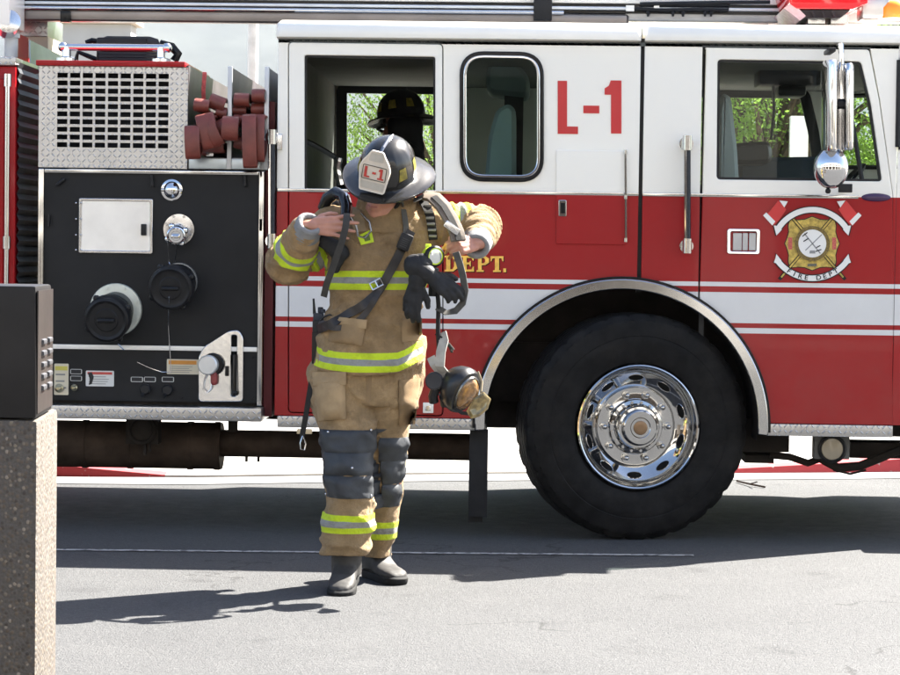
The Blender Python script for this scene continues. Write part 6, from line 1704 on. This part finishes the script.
# ------------------------------------------------------------------ background: trees, buildings, pole, hills
leafA = mat('leaf_green', (.19, .30, .055), .55, var=.45, vs=1.3)
leafB = mat('leaf_light', (.36, .46, .14), .5, var=.4, vs=1.3)
for lm in (leafA, leafB):
    n, l = nt(lm); b = n['Principled BSDF']
    tr = n.new('ShaderNodeBsdfTranslucent'); l.new(b.inputs['Base Color'].links[0].from_socket, tr.inputs[0])
    ms = n.new('ShaderNodeMixShader'); ms.inputs[0].default_value = .6
    l.new(b.outputs[0], ms.inputs[1]); l.new(tr.outputs[0], ms.inputs[2]); l.new(ms.outputs[0], n['Material Output'].inputs[0])
bark = mat('tree_bark', (.10, .075, .055), .95, var=.3, vs=6, bs=.6, bscale=20, bd=.03)
def make_tree(seed, H, Wd, nclump, nleaf, base=.25):
    rnd = random.Random(seed)
    t = thing('broadleaf_tree', 'x', 'tree', (0, 0, 0))
    m = MB(); m.tube([V((0, 0, -.05)), V((.05, 0, H * .2)), V((-.05, .04, H * .45)), V((.03, 0, H * .75))], [.17, .14, .10, .04], 10)
    clumps = []
    for i in range(nclump):
        a = rnd.uniform(0, 2 * pi); h = rnd.uniform(base, 1.0); rr = Wd * math.sqrt(rnd.random()) * (1 - abs((h - .55) / .55) ** 2.4 * .75)
        c = V((rr * cos(a), rr * sin(a), H * h)); clumps.append((c, rnd.uniform(.28, .6) * Wd / 2.2))
        if i % 3 == 0: m.tube([V((0, 0, H * rnd.uniform(.2, .45))), c * .5 + V((0, 0, H * .2)), c], [.06, .035, .012], 6)
    m.build('trunk', bark, t, split=False)
    m = MB(); bm = m.bm
    for c, r in clumps:
        for i in range(nleaf):
            d = V((rnd.gauss(0, 1), rnd.gauss(0, 1), rnd.gauss(0, .8))); d = d.normalized() * r * rnd.random() ** .4
            p = c + d; s = rnd.uniform(.018, .036); nn = (d.normalized() + V((rnd.gauss(0, .6), rnd.gauss(0, .6), rnd.gauss(.4, .6)))).normalized(); u, v = MB.frame(nn)
            an = rnd.uniform(0, 6.28); uu = u * cos(an) + v * sin(an); vv = nn.cross(uu)
            f = bm.faces.new([bm.verts.new(p + uu * s), bm.verts.new(p + vv * s * .5), bm.verts.new(p - uu * s), bm.verts.new(p - vv * s * .5)])
            f.material_index = 1 if rnd.random() < .42 else 0
    m.build('crown', [leafA, leafB], t, smooth=False, split=False)
    return t
t1 = make_tree(3, 6.2, 2.6, 130, 520, .12)
spots = [(PY(450, 256, 10.5).x, 10.5, .5, 0.3, 'leafy green tree beyond the street seen through the open crew window'),
         (PY(765, 256, 9.6).x, 9.6, .8, 2.2, 'sunlit green tree filling the driver side window'),
         (PY(930, 256, 11.5).x, 11.5, 1.0, 4.0, 'green tree at the right end seen through the windscreen corner'),
         (PY(600, 256, 14.5).x, 14.5, .8, 1.2, 'darker tree standing farther back behind the middle of the cab')]
for i, (x, y, s_, rz, lab) in enumerate(spots):
    o = t1 if i == 0 else copy_tree(t1)
    o.location = (x, y, .05); o.rotation_euler = (0, 0, rz); o.scale = (s_, s_, max(s_, .68)); tag(o, lab, 'tree', 'trees across the street')
t1['label'] = spots[0][4]
# pale buildings
stucco = mat('pale_stucco', (.30, .315, .32), .9, var=.06, vs=1.5, bs=.2, bscale=40)
def house(name, x0, x1, y0, y1, h, lab, wins):
    t = thing(name, lab, 'building', ((x0 + x1) / 2, y0, 0))
    m = MB(); m.box((x0, y0, 0), (x1, y1, h)); m.build('wall', stucco, t, bevel=.02)
    m = MB(); m.box((x0 - .15, y0 - .15, h + .003), (x1 + .15, y1 + .15, h + .25)); m.build('roof', mat('roof_grey', (.3, .28, .26), .9), t, bevel=.02)
    for a, z0, w, hh in wins:
        p = plate('window', [rect(a, z0, a + w, z0 + hh), rect(a + .06, z0 + .06, a + w - .06, z0 + hh - .06)], y0 - .03, .06, white_paint, t)
        m = MB(); m.box((a + .06, y0 - .01, z0 + .06), (a + w - .06, y0 - .004, z0 + hh - .06)); m.build('pane', black_gloss, p)
    return t
def at(px, d): return PY(px, 256, d).x
house('pale_building', at(20, 45), at(129, 45), 45, 45.8, PY(100, 24, 45).z, 'pale flat roofed building far behind the vent box at left', [(at(30, 45) + 1.2 * i, 1.5, .8, 1.2) for i in range(3)])
sg = thing('sign_panel', 'tall narrow white sign panel on posts seen through the driver window before the tree', 'sign', (at(797, 6.6), 6.6, 0))
m = MB(); m.box((at(788, 6.6), 6.6, .8), (at(806, 6.6), 6.68, PY(797, 116, 6.6).z)); m.build('panel', white_paint, sg, bevel=.008)
m = MB(); m.box((at(792, 6.6), 6.69, -.02), (at(795, 6.6), 6.73, 2.0)); m.box((at(800, 6.6), 6.69, -.02), (at(803, 6.6), 6.73, 2.0)); m.build('post', steel, sg)
house('long_building', -26, -13, 30, 38, 4.2, 'long low building across the street far left', [(-24 + 2 * i, 1.2, 1.1, 1.3) for i in range(5)])
# unseen facade added behind the camera to bounce light and reflect in the truck
fs = thing('bounce_building', 'unseen long tan building with dark windows, added to bounce light onto the truck', 'building', (0, -24, 0))
tan = mat('tan_stucco', (.55, .52, .47), .9, var=.08, vs=1.2, bs=.3, bscale=30)
xs = [-34]
for i in range(-4, 5): xs += [i * 7 - 2.9, i * 7 + 2.9]
xs += [34]; zs = [0, .15, 4.1, 5.4, 6.9, 9.2]
grid_plate('wall', xs, zs, lambda i, j: not (i % 2 == 1 and j in (1, 3)), -24, -24.3, tan, fs)
m = MB(); m.box((-34, -32, 0), (34, -24.6, 9.1)); m.build('core', black_plastic, fs)
m = MB(); m.box((-34.3, -32, 9.21), (34.3, -23.7, 9.6)); m.build('cornice', white_paint, fs)
m = MB(); m.box((-34, -23.98, 4.4), (34, -23.8, 4.65)); m.build('string_course', white_paint, fs)
bay = mat('bay_door_bronze', (.022, .017, .014), .3, var=.2)  # dark doors added to give the chrome something dark to reflect
for i in range(-4, 5):
    m = MB(); m.box((i * 7 - 2.89, -24.25, .16), (i * 7 + 2.89, -24.2, 4.09)); o = m.build('bay_door', bay, fs)
    m = MB()
    for k in range(5): m.box((i * 7 - 2.88, -24.19, .3 + k * .78), (i * 7 + 2.88, -24.17, .34 + k * .78))
    m.build('door_rail', black_gloss, o)
    m = MB(); m.box((i * 7 - 2.89, -24.2, 5.41), (i * 7 + 2.89, -24.15, 6.89)); m.build('window_pane', black_gloss, fs)
pole = thing('utility_pole', 'slim pale metal pole rising behind the hose bed dividers', 'pole', (at(251, 30), 30, 0))
m = MB(); m.tube([V((at(251, 30), 30, 0)), V((at(251, 30), 30, 9.5))], [.11, .08], 12); m.build('shaft', mat('galvanised', (.5, .5, .5), .5, metal=.3), pole)
m = MB(); m.tube([V((at(251, 30), 30, 8.9)), V((at(251, 30) + 1.2, 29.4, 9.5)), V((at(251, 30) + 2, 29, 9.5))], .04, 8); m.box((at(251, 30) + 1.9, 28.8, 9.42), (at(251, 30) + 2.5, 29.1, 9.54)); m.build('lamp_arm', mat('galvanised', (.5, .5, .5)), pole)
# far hills
hm = mat('hill_scrub', (.035, .037, .030), .95, var=.3, vs=.01)
m = MB(); rows = []
NX = 120
def hill_h(x, t):
    base = 250 + 60 * noise.noise((x * .0011, 3.1, 0)) + 40 * noise.noise((x * .004, 7, 0))
    base += 150 * math.exp(-((x + 440) / 330) ** 2) - 10
    return base * math.sin(pi * min(1, t) * .5) + 18 * noise.noise((x * .01, t * 5, 1))
for j in range(12):
    t = j / 11; rows.append([m.bm.verts.new((-2600 + 5200 * i / NX, 2300 + 900 * t, max(-2, hill_h(-2600 + 5200 * i / NX, t)) if j else -3)) for i in range(NX + 1)])
rows.append([m.bm.verts.new((-2600 + 5200 * i / NX, 4200, -5)) for i in range(NX + 1)])
for a, b in zip(rows, rows[1:]): m.bridge(a, b, closed=False)
structure(m.build('hills', hm))

# air between here and the hills
hz_m = bpy.data.materials.new('haze_air'); hz_m.use_nodes = True
n, l = nt(hz_m); n.remove(n['Principled BSDF']); pv = n.new('ShaderNodeVolumePrincipled'); pv.inputs['Color'].default_value = (.72, .84, 1, 1); pv.inputs['Density'].default_value = .000045; pv.inputs['Anisotropy'].default_value = .2
l.new(pv.outputs[0], n['Material Output'].inputs['Volume'])
m = MB(); m.box((-3450, -350, -6), (3450, 4700, 420)); hzo = m.build('haze', hz_m); hzo['kind'] = 'stuff'
# ------------------------------------------------------------------ light
w = bpy.data.worlds.new('World'); S.world = w; w.use_nodes = True
n, l = w.node_tree.nodes, w.node_tree.links
sk = n.new('ShaderNodeTexSky'); sk.sky_type = 'NISHITA'; sk.sun_disc = False
SV = V((.72, .54, 1.0)).normalized()
el = math.asin(SV.z); az = math.atan2(SV.x, SV.y)
sk.sun_elevation = el; sk.sun_rotation = az; sk.air_density = 1.0; sk.dust_density = 2.2; sk.ozone_density = 1.0
bg = n['Background']; l.new(sk.outputs[0], bg.inputs[0]); bg.inputs[1].default_value = .05
sd_ = bpy.data.lights.new('sun', 'SUN'); sd_.energy = 5.0; sd_.angle = R(.53); sd_.color = (1.0, .95, .87)
so = bpy.data.objects.new('sun', sd_); COL.objects.link(so); so.rotation_euler = SV.to_track_quat('Z', 'Y').to_euler(); so.location = SV * 30

cam = bpy.data.cameras.new('camera'); co = bpy.data.objects.new('camera', cam); COL.objects.link(co)
co.matrix_world = Matrix.Translation(CAM) @ CM.to_4x4(); cam.sensor_width = 36; cam.lens = 36 * F / 900; cam.clip_end = 20000; cam.clip_start = .05
S.camera = co
S.view_settings.view_transform = 'Standard'; S.view_settings.look = 'None'; S.view_settings.gamma = 1; S.view_settings.exposure = 3.0
S.render.film_transparent = False
